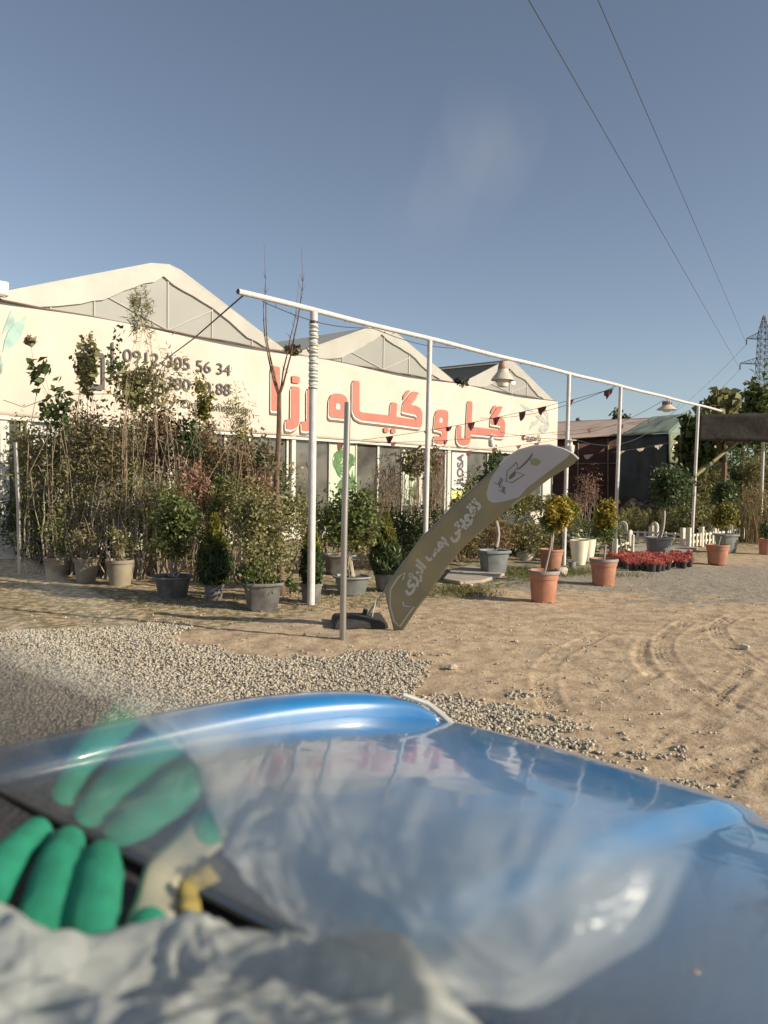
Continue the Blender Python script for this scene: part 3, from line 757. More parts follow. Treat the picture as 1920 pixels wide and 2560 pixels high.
# ================================================================== GREENHOUSE SHOP
FD = Vector((.65, .76, 0)).normalized(); FN = Vector((FD.y, -FD.x, 0))      # along the front, out of the front
FP0 = Vector((-2.9, 21.5, 0))
def fpt(t, z, out=0.0): return FP0 + FD * t + ZZ * z + FN * out
def ftz(px, py, out=0.0):
    q = onplane(px, py, FP0 + FN * out, FN) - FP0
    return q.dot(FD), q.z
FM = frame(FP0, FD, ZZ)                                                     # local x along front, y up, z out
def fm(out): return Matrix.Translation(FN * out) @ FM
gh = empty('greenhouse', fpt(4, 0), 0, 'long white greenhouse shop with three gables and a cream sign band with red lettering', 'greenhouse')
bpy.context.view_layer.update()
def gp(o, par=None):
    o.parent = par or gh
    o.matrix_parent_inverse = (par or gh).matrix_world.inverted(); return o
EAVE = 5.22
bays = [(-8.1, -3.64, .33, 6.82), (.33, 4.36, 8.45, 6.66), (8.45, 12.07, 15.75, 6.52)]
DEPTH = 34
for bi, (t0, tp_, t1, zr) in enumerate(bays):
    # gable end: outer folded film band, inner translucent film, roof
    out = [(t0, EAVE), (tp_ - .5, zr - .06), (tp_, zr + .02), (tp_ + .35, zr - .05), (t1, EAVE)]
    rr = random.Random(bi + 5)
    inn = []
    for k_ in range(0, 25):
        u = k_ / 24
        if u < .5: t = t0 + 1.2 + (tp_ - .15 - t0 - 1.2) * u * 2; zc_ = EAVE + (zr - EAVE) * (t - t0) / (tp_ - t0) - .42 - .12 * math.sin(u * 9)
        else: t = tp_ - .15 + (t1 - .55 - tp_) * (u - .5) * 2; zc_ = EAVE + (zr - EAVE) * (t1 - t) / (t1 - tp_) - .32 + .06 * math.sin(u * 20)
        inn.append((t, max(EAVE + .01, zc_ + rr.uniform(-.025, .025))))
    inn = [(t0 + 1.0, EAVE + .012)] + inn + [(t1 - .5, EAVE + .012)]
    gp(sheet_polys([out, inn], 'gable_film', M['film'], fm(.0), .05))
    gp(sheet_polys([inn], 'gable_pane', M['film_in'], fm(-.04), .01))
    mb = MB()
    tcs = [tp_ + d for d in (-2.9, -1.9, 0, 1.3, 2.6)]
    for t in tcs:
        zt = EAVE + (zr - EAVE) * ((t - t0) / (tp_ - t0) if t < tp_ else (t1 - t) / (t1 - tp_)) - .3
        if zt > EAVE + .1: mb.tube([fpt(t, EAVE, -.025), fpt(t, zt, -.025)], .026, 6)
    mb.tube([fpt(tp_, EAVE + .05, -.02), fpt(tp_ + 1.3, zr - .85, -.02)], .02, 6); mb.tube([fpt(tp_, EAVE + .05, -.02), fpt(tp_ - 1.9, zr - .95, -.02)], .02, 6)
    gp(mb.build('truss', M['film_bar'], None, smooth=True))
    # roof slopes
    for s_, (a, za, b_, zb) in enumerate(((t0, EAVE, tp_, zr), (tp_, zr, t1, EAVE))):
        if bi == 2 and s_ == 0:
            # open slope closed with dark net under a thin film strip
            mb = MB(); vs = []; fs = []
            for i in range(25):
                for j in range(13):
                    u, v = i / 24, j / 12
                    p = Vector(fpt(a + (b_ - a) * u, za + (zb - za) * u - .05 - .10 * math.sin(u * PI) * rr.uniform(.6, 1.2), .02 - DEPTH * v * .9)); vs.append(p)
            for i in range(24):
                for j in range(12):
                    q = i * 13 + j; fs.append((q, q + 1, q + 14, q + 13))
            gp(mb.add(vs, fs).build('side_net', M['net_green'], None, smooth=True))
            mb = MB()
            for v in (.12, .3, .5, .8): mb.tube([fpt(a, za + .03, -DEPTH * v), fpt(b_, zb + .03, -DEPTH * v)], .03, 6)
            mb.tube([fpt(b_, zb + .03, 0), fpt(b_, zb + .03, -DEPTH)], .035, 6)
            gp(mb.build('hoop', M['film_bar'], None))
        else:
            mb = MB(); vs = []; fs = []; n1, n2 = 10, 34
            for i in range(n1 + 1):
                for j in range(n2 + 1):
                    u, v = i / n1, j / n2
                    vs.append(fpt(a + (b_ - a) * u, za + (zb - za) * u + .03 + .045 * math.sin(u * PI) * abs(math.sin(v * n2 / 2 * PI / 2)), .03 - DEPTH * v))
            for i in range(n1):
                for j in range(n2):
                    q = i * (n2 + 1) + j; fs.append((q, q + 1, q + n2 + 2, q + n2 + 1))
            gp(mb.add(vs, fs).build('roof', M['film'], None, smooth=True))
# ragged net bunch in the gutter between the second and third bay, rolled film edge along the eave
rng = np.random.default_rng(21)
for t, zz_, sc_ in ((8.5, 5.33, .28), (.36, 5.36, .22)):
    q = fpt(t, zz_, .1); C_ = crown_points(160, rng, (q.x, q.y, q.z), (sc_, sc_, sc_ * .55), 8, .35); Vv, Ff = leaf_arrays(C_, .16, .10, rng)
    gp(np_mesh('net_rag', Vv, Ff, M['net_green']))
mb = MB(); mb.tube([fpt(-8.1 + 23.85 * i / 60, EAVE + .02 + .012 * math.sin(i * 1.3), .05) for i in range(61)], .022, 6, wob=.3); gp(mb.build('eave_rope', M['letter_dark'], None, smooth=True))
# side walls and back
mb = MB(); mb.prism([fpt(-8.05, 0), fpt(-8.05, EAVE), fpt(-8.05, EAVE, -DEPTH), fpt(-8.05, 0, -DEPTH)], FD, .03)
mb.prism([fpt(15.7, 0), fpt(15.7, EAVE), fpt(15.7, EAVE, -DEPTH), fpt(15.7, 0, -DEPTH)], FD, -.03)
mb.prism([fpt(-8.0, 0, -DEPTH + .1), fpt(15.6, 0, -DEPTH + .1), fpt(15.6, EAVE, -DEPTH + .1), fpt(-8.0, EAVE, -DEPTH + .1)], FN, -.03)
gp(mb.build('wall', M['film'], None))
# sign band (cloth banner), gently wavy
BZ0, BZ1, BO = 2.93, 5.20, .10
nb_, mb_n = 240, 24; vs = []; fs = []
tt, zz_ = np.meshgrid(np.linspace(-8.15, 15.78, nb_ + 1), np.linspace(0, 1, mb_n + 1))
wv = vnoise(tt * .55, zz_ * 1.2, 61) * .05 + vnoise(tt * 2.2 + zz_ * 1.4, zz_ * 2, 62) * .02
for j in range(mb_n + 1):
    for i in range(nb_ + 1):
        t = tt[j, i]; vs.append(fpt(t, BZ0 + (BZ1 - BZ0) * zz_[j, i] + (.05 * math.sin(t * .9) - .03) * zz_[j, i], BO + wv[j, i] * .35 + .03))
for j in range(mb_n):
    for i in range(nb_):
        q = j * (nb_ + 1) + i; fs.append((q, q + 1, q + nb_ + 2, q + nb_ + 1))
banner = MB().add(vs, fs).build('sign_band', M['banner'], None, smooth=True)
s_ = banner.modifiers.new('t', 'SOLIDIFY'); s_.thickness = .004
gp(banner); bpy.context.view_layer.update()
LO = BO + .078
def A_(pts): return [(660 + x / 5.53, 880 + y / 5.53) for x, y in pts]
def B_(pts): return [(960 + x / 4.879, 920 + y / 4.879) for x, y in pts]
def rnd(poly, it=1, keep=()):
    for _ in range(it):
        o = []
        for i in range(len(poly)):
            a, b_ = poly[i - 1], poly[i]; c = poly[(i + 1) % len(poly)]
            d1 = math.dist(a, b_); d2 = math.dist(b_, c); k1 = min(.25, 2.2 / max(d1, .01)); k2 = min(.25, 2.2 / max(d2, .01))
            o += [(b_[0] + (a[0] - b_[0]) * k1, b_[1] + (a[1] - b_[1]) * k1), (b_[0] + (c[0] - b_[0]) * k2, b_[1] + (c[1] - b_[1]) * k2)]
        poly = o
    return poly
glyphs = [
    [A_([(105, 185), (220, 210), (220, 822), (105, 810)])],
    [A_([(385, 325), (492, 342), (492, 438), (387, 425)])],
    [A_([(380, 470), (492, 490), (487, 950), (475, 1010), (440, 1055), (385, 1076), (305, 1065), (300, 930), (345, 936), (375, 918)])],
    [A_([(600, 500), (702, 515), (700, 975), (685, 1040), (640, 1088), (595, 1098), (525, 1086), (518, 955), (570, 962), (600, 940)])],
    [A_([(905, 640), (925, 595), (985, 570), (1080, 582), (1138, 622), (1160, 690), (1158, 930), (920, 905), (897, 870)]), A_([(1000, 708), (1060, 712), (1060, 795), (995, 790)])],
    [[(882, 950.5), (898.7, 953.2), (898.3, 1026), (902, 1030.5), (976, 1039), (977.4, 1005), (992.8, 1008), (990.7, 1042), (1041, 1049.5), (1042.6, 1037.8), (1006, 1029.6), (1007.5, 1007), (1030.7, 978.4), (1048, 981.5), (1025.6, 1012), (1040, 1014.5), (1051, 1020.4), (1056, 1033), (1055, 1062), (1051, 1069.6), (983, 1060.4), (903.6, 1050.7), (888, 1042), (881.5, 1027)]],
    [B_([(285, 268), (320, 275), (232, 400), (232, 340)])],
    [B_([(-2, 725), (57, 735), (57, 792), (-2, 785)])], [B_([(88, 735), (142, 742), (140, 800), (85, 795)])],
    [B_([(625, 560), (640, 522), (672, 505), (740, 510), (775, 525), (785, 550), (767, 890), (738, 925), (700, 937), (605, 915), (608, 828), (705, 835), (708, 775), (610, 752)]), B_([(680, 605), (720, 610), (715, 670), (672, 662)])],
    [B_([(1022, 400), (1078, 410), (1065, 715), (1418, 757), (1422, 708), (1298, 688), (1302, 600), (1388, 465), (1452, 470), (1378, 588), (1430, 600), (1466, 635), (1478, 680), (1472, 812), (1455, 850), (1058, 810), (1050, 905), (1022, 940), (970, 950), (918, 930), (890, 882), (885, 800), (895, 695), (945, 705), (940, 840), (958, 860), (988, 858), (1003, 835)])],
    [B_([(1345, 455), (1375, 460), (1302, 570), (1305, 520)])]]
for gly in glyphs:
    loc = []
    for poly in gly:
        p = [ftz(a, b_, LO) for a, b_ in rnd(poly)]; loc.append(p)
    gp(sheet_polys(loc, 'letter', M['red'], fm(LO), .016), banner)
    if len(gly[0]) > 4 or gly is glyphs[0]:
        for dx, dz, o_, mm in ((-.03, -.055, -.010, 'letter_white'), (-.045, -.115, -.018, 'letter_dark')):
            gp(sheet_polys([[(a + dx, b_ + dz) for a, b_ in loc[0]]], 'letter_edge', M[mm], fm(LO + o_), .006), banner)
# phone numbers, small lettering, phone outline
def ftext(s, px0, py0, px1, cap, material, bold=.02):
    t0, z0 = ftz(px0, py0, LO); t1, _ = ftz(px1, py0, LO); mwt = fm(LO) @ Matrix.Translation((t0, z0, 0))
    return gp(text_mesh(s, 'lettering', material, mwt, cap / .70, .01, None, bold, 0, t1 - t0), banner)
ftext('0912-305 56 34', 309, 902, 577, .285, M['ink'], 0)
ftext('0912-380 80 88', 309, 958, 577, .285, M['ink'], 0)
ftext('Online shopping', 455, 1018, 621, .20, M['ink'], 0)
# baselines fall to the right in the photo: they run level on the wall itself
t0, z1 = ftz(215, 877, LO); t1, z0 = ftz(262, 936, LO); w_, h_ = t1 - t0, .82; z0 = z1 - h_
gp(sheet_polys([[(t0 + .05, z0), (t1 - .05, z0), (t1, z0 + .05), (t1, z1 - .05), (t1 - .05, z1), (t0 + .05, z1), (t0, z1 - .05), (t0, z0 + .05)], [(t0 + .07, z0 + .12), (t1 - .07, z0 + .12), (t1 - .07, z1 - .12), (t0 + .07, z1 - .12)]], 'phone_symbol', M['ink'], fm(LO), .01), banner)
t, z = ftz(279, 900, LO); gp(sheet_polys([[(t, z - .40), (t + .05, z - .40), (t + .05, z + .40), (t, z + .40)]], 'sign_bar', M['ink'], fm(LO), .01), banner)
def pleaf(pts, material, out=-.035, name='printed_leaf'):
    gp(sheet_polys([[ftz(a, b_, LO) for a, b_ in pts]], name, M[material], fm(LO + out), .006), banner)
pleaf([(9, 880), (14, 850), (24, 825), (40, 808), (68, 788), (66, 808), (54, 840), (38, 862), (22, 874)], 'teal_print')
pleaf([(8, 835), (14, 815), (22, 795), (30, 775), (36, 790), (41, 803), (30, 818), (16, 828)], 'teal_print', -.04)
pleaf([(4, 935), (2, 905), (6, 885), (9, 905), (8, 930)], 'teal_print')
for a in ([(1302, 1010), (1322, 1018), (1336, 1030), (1316, 1026)], [(1340, 1040), (1352, 1036), (1372, 1050), (1375, 1062), (1358, 1056)], [(1325, 1075), (1332, 1055), (1350, 1046), (1345, 1060), (1334, 1066)], [(1348, 1076), (1356, 1062), (1374, 1060), (1372, 1075), (1360, 1084)], [(1353, 1022), (1360, 1015), (1374, 1036), (1372, 1048)]):
    pleaf(a, 'grey_print', name='printed_petal')
AR = dict(ba='\uFE91\uFE8E', )
t, z = ftz(1306, 1098, LO); t2, _ = ftz(1352, 1098, LO)
gp(text_mesh('\uFE91\uFE8E \uFEE3\uFEAA\uFEFE\uFEAE\uFEFE\uFE96'.replace('\uFEFE', '\uFBFE')[::-1], 'lettering', M['ink'], fm(LO) @ Matrix.Translation((t, z, 0)), .34, .01, None, .008, 0, t2 - t), banner)
# window band
WZ0, WZ1 = .55, 2.93
mb = MB(); mb.prism([fpt(-8.0, WZ0, .0), fpt(15.6, WZ0, .0), fpt(15.6, WZ1, .0), fpt(-8.0, WZ1, .0)], FN, .01); gp(mb.build('window_glass', M['glass_dark'], None))
mb = MB(); mb.prism([fpt(-8.05, 0, .0), fpt(15.7, 0, .0), fpt(15.7, WZ0 - .003, .0), fpt(-8.05, WZ0 - .003, .0)], FN, .14); gp(mb.build('plinth', M['window_frame'], None))
def post(px, wpx, out=.05, mat_='window_frame', z1=WZ1 - .004, z0=WZ0 + .003):
    t, _ = ftz(px, 1150, out); t2, _ = ftz(px + wpx, 1150, out)
    mb = MB(); mb.prism([fpt(t, z0, .012), fpt(t2, z0, .012), fpt(t2, z1, .012), fpt(t, z1, .012)], FN, out); return gp(mb.build('window_post', M[mat_], None, bevel=.006))
for px, w_ in ((0, 23, ), (52, 5), (66, 14), (150, 6), (205, 16), (330, 6), (420, 14), (560, 6), (621, 5), (716, 5), (729, 10), (822, 3), (889, 3), (943, 5), (1004, 3), (1048, 9), (1112, 3), (1119, 8), (1218, 3), (1300, 6), (1358, 8)): post(px, w_, .05 if w_ < 8 else .11)
mb = MB()
for i, z in enumerate((WZ1 - .09, )): mb.prism([fpt(-8.0, z, .012), fpt(15.6, z, .012), fpt(15.6, z + .07, .012), fpt(-8.0, z + .07, .012)], FN, .16)
gp(mb.build('window_rail', M['window_frame'], None))
def poster(px0, px1, zt, zb_, material, name='poster'):
    t, _ = ftz(px0, 1150, .03); t2, _ = ftz(px1, 1150, .03)
    mb = MB(); mb.prism([fpt(t, zb_, .014), fpt(t2, zb_, .014), fpt(t2, zt, .014), fpt(t, zt, .014)], FN, .015); o = gp(mb.build(name, M[material], None)); bpy.context.view_layer.update(); return o, t, t2
def fern(cx_, cz_, r, a0, par, n_=9, out=.034, spr=2.6):
    polys = []
    for i in range(n_):
        a = a0 - spr / 2 + spr * i / (n_ - 1); L_ = r * (.75 + .25 * math.cos((i / (n_ - 1) - .5) * 3)); w_ = r * .10
        ca, sa = math.cos(a), math.sin(a)
        polys.append([(cx_ + ca * x - sa * y, cz_ + sa * x + ca * y) for x, y in ((.04 * r, 0), (L_ * .5, w_), (L_, 0), (L_ * .5, -w_))])
    for p in polys: pass
    gp(sheet_polys(polys[::2], 'printed_leaf', M['poster_leaf'], fm(out), .004), par)
    gp(sheet_polys(polys[1::2], 'printed_leaf', M['poster_leaf'], fm(out + .005), .004), par)
p_, t, t2 = poster(826, 888, 2.80, .9, 'poster_bg')
for cx_, cz_, r, a in ((.35, 2.6, .42, -1.0), (1.0, 2.55, .42, -1.9), (.25, 2.0, .5, .6), (.55, 1.75, .5, -.8), (1.1, 2.1, .45, 2.4), (1.15, 1.45, .6, 1.9), (.9, 1.2, .5, 3.5)):
    fern(t + (t2 - t) * cx_ / 1.3, cz_, r, a, p_)
p_, t, t2 = poster(1008, 1046, 2.75, .9, 'poster_bg')
for cx_, cz_, r, a in ((.5, 1.9, .45, 1.5), (.6, 1.5, .5, -1.0), (.3, 2.4, .4, 0), (.8, 2.1, .4, 3)):
    fern(t + (t2 - t) * cx_, cz_, r, a, p_)
p_, t, t2 = poster(1130, 1168, 2.83, 1.42, 'poster_white')
mt = fm(.034) @ Matrix.Translation((t + (t2 - t) * .72, 1.62, 0)) @ Matrix.Rotation(PI / 2, 4, 'Z')
gp(text_mesh('ROSA', 'lettering', M['ink'], mt, .52, .006, None, .022, 0, 1.12), p_)
p2, _, _ = poster(1130, 1168, 1.40, 1.1, 'poster_lime')
poster(75, 150, 2.8, .8, 'poster_white', 'white_panel')
poster(1352, 1378, 2.3, 1.2, 'poster_white')
# floodlight on the left corner
fl = empty('floodlight', fpt(-7.75, 5.32, .25), 0, 'cream floodlight fixed to the left corner of the greenhouse', 'floodlight')
a = math.atan2(FD.y, FD.x)
mb = MB(); mb.box((0, 0, .12), (.42, .10, .27)); mb.build('housing', M['lamp_cream'], fl, bevel=.012)
mb = MB(); mb.box((0, -.056, .12), (.35, .012, .20)); mb.build('lens', M['lamp_white'], fl)
mb = MB(); mb.tube([(-.2, 0, .12), (-.23, .06, .0), (-.2, .12, -.02), (.2, .12, -.02), (.23, .06, 0), (.2, 0, .12)], .012, 6); mb.build('bracket', M['lamp_cream'], fl)
fl.rotation_euler = (0, 0, a)

# ================================================================== PIPE FRAME
B0 = Vector((-.98, 10.43, 0)); BD = FD.copy()
BH = 3.98
def bpt(t, z): return B0 + BD * t + ZZ * z
pf = empty('pipe_gantry', bpt(0, 0), 0, 'long white pipe frame of one high beam on five posts in front of the greenhouse', 'pipe frame'); bpy.context.view_layer.update()
def pp(o, par=None): o.parent = par or pf; o.matrix_parent_inverse = (par or pf).matrix_world.inverted(); return o
rr = random.Random(2)
pts = [bpt(-1.28 + 18.5 * i / 40, BH + .006 * math.sin(i * .9)) for i in range(41)]
beam = MB().tube(pts, .036, 14).build('beam', M['white_paint'], None, smooth=True); pp(beam)
mb = MB(); mb.tube([pts[0] + BD * -.006, pts[0] + BD * .02], .031, 14); pp(mb.build('pipe_mouth', M['ink'], None))
for t, r_, lean in ((0, .053, 0), (2.575, .040, .04), (7.33, .042, .03), (9.89, .042, .06), (15.2, .042, .12)):
    o_ = MB().tube([bpt(t, 0) - Vector((lean * .6, 0, 0)), bpt(t, 1.3) - Vector((lean * .4, 0, 0)), bpt(t, 2.6) - Vector((lean * .2, 0, 0)), bpt(t, BH - .03)], r_, 16).build('post', M['white_paint'], None, smooth=True); pp(o_)
    for z in (1.1, 2.2):
        mb = MB(); mb.tube([bpt(t, z) - Vector((lean * (1 - z / 4) * .6, 0, 0)), bpt(t, z + .02) - Vector((lean * (1 - z / 4) * .6, 0, 0))], r_ + .002, 16); pp(mb.build('weld_ring', M['white_paint'], None, smooth=True))
pts = []
zt, zb_ = 3.80, 2.93
turns = 26
for i in range(turns * 12 + 1):
    a = 2 * PI * i / 12; z = zt - (zt - zb_) * i / (turns * 12) + .012 * math.sin(i * .37); q = bpt(0, z); pts.append(q + Vector((math.cos(a), math.sin(a), 0)) * (.058 + .004 * math.sin(i * .21)))
o_ = MB().tube(pts, .0085, 5).build('cord_wrap', M['lamp_white'], None, smooth=True); pp(o_)
pts = [q + Vector((0, 0, -.016)) for q in pts[::1]]
o_ = MB().tube(pts, .004, 4).build('cable_wrap', mat('green_cable', (.16, .26, .20), .5), None, smooth=True); pp(o_)
mb = MB(); mb.tube([bpt(0, 3.80), bpt(0, 3.835)], .057, 16); pp(mb.build('tape_band', M['cable'], None, smooth=True))
# slack cable under the beam
pts = [bpt(-.9 + 4.2 * i / 20, BH - .05 - .10 * abs(math.sin(i / 20 * PI * 2)) * (1 if i < 10 else .7)) for i in range(21)]
pp(MB().tube(pts, .006, 5).build('slack_cable', M['cable'], None))
rng = np.random.default_rng(8)
C_ = np.array([tuple(bpt(-.9 + 14 * x, BH - .045)) for x in rng.random(90)]) + rng.normal(size=(90, 3)) * .012
Vv, Ff = leaf_arrays(C_, .05, .012, rng); pp(np_mesh('twine_tag', Vv, Ff, M['leaf_brown']))
# stay cable from beam end to the greenhouse
q1 = bpt(-1.2, BH - .03); q0 = onplane(405, 905, FP0 + FN * 2.5, FN)
tag(MB().tube([q1, q1.lerp(q0, .5) - ZZ * .04, q0], .011, 6).build('stay_cable', M['cable'], None), 'taut dark cable running from the free end of the white beam down to the left', 'cable')
# free standing steel pole
q = onz(857, 1602)
o_ = MB().tube([(0, 0, -.05), (0.003, 0, 1.25), (.022, 0, 2.52)], .0345, 20).build('steel_pole', M['steel'], None, smooth=True); o_.location = (q.x, q.y, 0)
tag(o_, 'bare round steel pole standing in front of the white post', 'pole')
mb = MB(); mb.tube([(0, 0, .01), (0, 0, .16)], .036, 20); o2 = mb.build('sleeve', M['steel'], o_, smooth=True)
q = onz(50, 1436)
o_ = MB().tube([(0, 0, -.05), (-.02, 0, 1.2), (-.065, 0, 2.28)], .037, 16).build('pipe_post', M['steel'], None, smooth=True); o_.location = (q.x, q.y, 0); tag(o_, 'thin grey pipe post at the far left edge', 'post')

# ================================================================== LAMPS
def place(o, par): o.parent = par; return o
def lamp(name, loc, label, kind):
    e = empty(name, loc, 0, label, 'lamp')
    if kind == 0:
        MB().lathe([(.012, .0), (.012, -.05), (.06, -.055), (.085, -.12), (.095, -.20)], 24).build('cap', M['lamp_rust'], e, smooth=True)
        MB().lathe([(.095, -.195), (.105, -.24), (.15, -.30), (.19, -.345), (.21, -.385), (.212, -.392), (.205, -.392), (.14, -.33), (.09, -.25)], 28, cap=False).build('shade', M['lamp_cream'], e, smooth=True)
        mb = MB(); mb.lathe([(.115, -.35), (.118, -.42), (.108, -.425), (.108, -.47), (.09, -.505), (.04, -.515), (0, -.515)], 28, cap=False)
        mb.build('globe', M['lamp_white'], e, smooth=True)
        mb = MB()
        for i in range(28):
            a = 2 * PI * i / 28; mb.box((.118 * math.cos(a), .118 * math.sin(a), -.40), (.008, .006, .07), a)
        mb.build('guard', M['lamp_cream'], e)
        mb = MB(); mb.box((.19, -.02, -.44), (.09, .02, .06), .4); mb.tube([(.12, 0, -.42), (.19, -.01, -.44)], .01, 6); mb.tube([(.17, 0, -.47), (.178, 0, -.6), (.17, 0, -.74)], .004, 5); mb.build('sensor', M['lamp_white'], e)
    elif kind == 1:
        MB().lathe([(.012, .0), (.012, -.06), (.10, -.065), (.115, -.08), (.115, -.17)], 24).build('cap', M['lamp_rust'], e, smooth=True)
        mb = MB()
        for i in range(14):
            a = 2 * PI * i / 14; mb.box((.117 * math.cos(a), .117 * math.sin(a), -.125), (.012, .016, .07), a)
        mb.build('vent_slots', M['ink'], e)
        MB().lathe([(.115, -.165), (.13, -.19), (.25, -.275), (.262, -.29), (.255, -.292), (.13, -.22)], 28, cap=False).build('shade', M['lamp_cream'], e, smooth=True)
        MB().lathe([(.13, -.26), (.125, -.31), (.08, -.345), (0, -.35)], 24, cap=False).build('globe', M['lamp_white'], e, smooth=True)
    else:
        MB().lathe([(.008, .05), (.008, 0), (.02, -.005), (.13, -.02), (.135, -.03), (.03, -.04)], 20).build('shade', M['lamp_white'], e, smooth=True)
        MB().lathe([(.04, -.03), (.045, -.12), (.085, -.15), (.088, -.17), (.08, -.30), (.055, -.33), (0, -.335)], 20, cap=False).build('globe', M['lamp_white'], e, smooth=True)
    return e
lamp('pendant_lamp', bpt(4.77, BH - .03), 'rusty bell shaped lamp hanging from the beam between the second and third post', 0)
lamp('pendant_lamp', bpt(12.8, BH - .03), 'wide cream lamp hanging from the far end of the beam above the dark tarp', 1)
q = bpt(7.33, 0) + Vector((.0, 0, 0)); e = lamp('lantern', aty(1427, 1098, q.y), 'small white lantern on the side of the third post', 2); e.scale = (.9, .9, .9)
MB().tube([(0, 0, .04), (-.06, 0, .05), (-.12, 0, .02)], .008, 6).build('arm', M['white_paint'], e)
e = lamp('lantern', aty(1229, 1086, 20), 'small white lantern hanging on a wire in front of the red lettering', 2)

# ================================================================== WIRES AND PENNANTS
def sag(a, b_, s, n_=24): return [Vector(a).lerp(Vector(b_), i / n_) - ZZ * s * 4 * (i / n_) * (1 - i / n_) for i in range(n_ + 1)]
def bunting(label, a, b_, s, us, rows, material, ln=.20, wd=.20, r=.006):
    P = sag(a, b_, s); o = MB().tube(P, r, 5).build('bunting', M['cable'], None); tag(o, label, 'bunting', 'pennant strings between the posts and the greenhouse')
    d = (Vector(b_) - Vector(a)).normalized(); rr = random.Random(label)
    for u in us:
        k_ = u * 24; i = min(23, int(k_)); c = P[i].lerp(P[i + 1], k_ - i)
        w2 = wd * rr.uniform(.8, 1.15) / 2; l2 = ln * rr.uniform(.6, 1.2); nseg = 5
        top = [c + d * (-w2 + 2 * w2 * j / nseg) for j in range(nseg + 1)]
        bot = [c + d * (-w2 * .8 + 1.5 * w2 * j / nseg + rr.uniform(-.02, .02)) - ZZ * l2 * (1 - .55 * abs(j / nseg - .45) * 2) * rr.uniform(.7, 1.1) + Vector((0, rr.uniform(-.03, .03), 0)) for j in range(nseg + 1)]
        mb = MB(); mb.add(top + bot, [(j, j + 1, nseg + 2 + j, nseg + 1 + j) for j in range(nseg)])
        pe = mb.build('pennant', M[material], o); sm_ = pe.modifiers.new('t', 'SOLIDIFY'); sm_.thickness = .004
    return o
bunting('pennant string crossing the red lettering and rising to the fourth post', aty(905, 1100, 19), aty(1535, 971, 17.2), .12, (.12, .28, .37, .46, .56, .66, .735, .84, .98), 0, 'pennant')
bunting('pennant string below the red lettering running to the far shed roof', aty(790, 1110, 18), aty(1640, 1048, 26), .18, (.05, .17, .30, .52, .66, .74, .86, .97), 0, 'pennant')
bunting('lowest pennant string along the window tops of the greenhouse', aty(930, 1140, 20), aty(1400, 1098, 25), .10, (.2, .33, .46, .60, .74, .85), 0, 'pennant', .22, .24)
bunting('pale pennant string across the brown and dark walls of the far shed', aty(1385, 1140, 28), aty(1680, 1105, 30), .12, (.1, .28, .55, .72, .88), 0, 'pennant_pale', .16, .45)
for i, (a, b_, s) in enumerate(((aty(1200, 1045, 20), aty(1540, 965, 17), .2), (aty(1380, 1085, 26), aty(1660, 1000, 20), .3), (aty(1250, 1080, 24), aty(1725, 1025, 24), .5), (aty(1420, 1090, 18), aty(1700, 1010, 22), .6))):
    tag(MB().tube(sag(a, b_, s), .006, 5).build('overhead_wire', M['cable'], None), ('thin wire beside the pennant string that rises to the fourth post', 'thin wire from the sign end up to the wide cream lamp', 'long wire sagging from the sign to the canopy corner', 'thin wire from the third post to the end of the beam')[i], 'wire', 'thin wires slung over the yard')
tag(MB().tube([aty(8, 1000, 13), aty(60, 1018, 13.2), aty(150, 985, 13.6), aty(280, 985, 14)], .006, 5).build('overhead_wire', M['cable'], None), 'thin dark wire sagging across the left end of the sign band', 'wire')

# ================================================================== PYLON AND POWER LINES
pyl = empty('power_pylon', (0, 0, 0), 0, 'dark steel lattice pylon with two arms at the right edge', 'pylon')
q = gx(1896, 150); pyl.location = q
def lattice(mb, c0, c1, w0, w1, n_, r):
    c0, c1 = Vector(c0), Vector(c1)
    def corners(t):
        c = c0.lerp(c1, t); w_ = w0 + (w1 - w0) * t; return [c + Vector((sx * w_ / 2, sy * w_ / 2, 0)) for sx, sy in ((-1, -1), (1, -1), (1, 1), (-1, 1))]
    for k_ in range(4): mb.tube([corners(0)[k_], corners(1)[k_]], r * 1.5, 4)
    for i in range(n_):
        a, b_ = corners(i / n_), corners((i + 1) / n_)
        for k_ in range(4):
            k2 = (k_ + 1) % 4; mb.tube([a[k_], b_[k2]], r, 4, cap=False); mb.tube([a[k2], b_[k_]], r, 4, cap=False); mb.tube([b_[k_], b_[k2]], r, 4, cap=False)
mb = MB(); lattice(mb, (0, 0, 0), (0, 0, 20), 4.4, 2.0, 9, .055); lattice(mb, (0, 0, 20), (0, 0, 31.5), 2.0, 1.45, 9, .045); lattice(mb, (0, 0, 31.5), (0, 0, 34.6), 1.45, .25, 3, .045); mb.build('tower', M['pylon'], pyl)
def arm(z, L_, s):
    mb = MB(); tip = Vector((s * L_, 0, z)); 
    for y in (-.7, .7): mb.tube([(s * .8, y, z), tip], .06, 4); mb.tube([(s * .75, y, z + 1.3), tip + ZZ * .1], .05, 4)
    for k_ in range(5):
        u = k_ / 5; a = Vector((s * (.8 + (L_ - .8) * u), 0, z)); b_ = Vector((s * (.8 + (L_ - .8) * (u + .1)), 0, z + 1.3 * (1 - u) * .95)); mb.tube([a, b_], .04, 4); mb.tube([b_, (s * (.8 + (L_ - .8) * (u + .2)), 0, z)], .04, 4)
    return mb.build('arm', M['pylon'], pyl)
for z, L_, s in ((30.2, 3.2, -1), (30.2, 3.2, 1), (25.4, 4.3, -1), (25.4, 4.3, 1)):
    arm(z, L_, s)
    MB().lathe([(.05, 0), (.18, -.1), (.05, -.2), (.18, -.35), (.05, -.45), (.18, -.6), (.05, -.8), (.2, -.95), (.2, -1.1)], 8, (s * L_, 0, z)).build('insulator', M['pylon'], pyl)
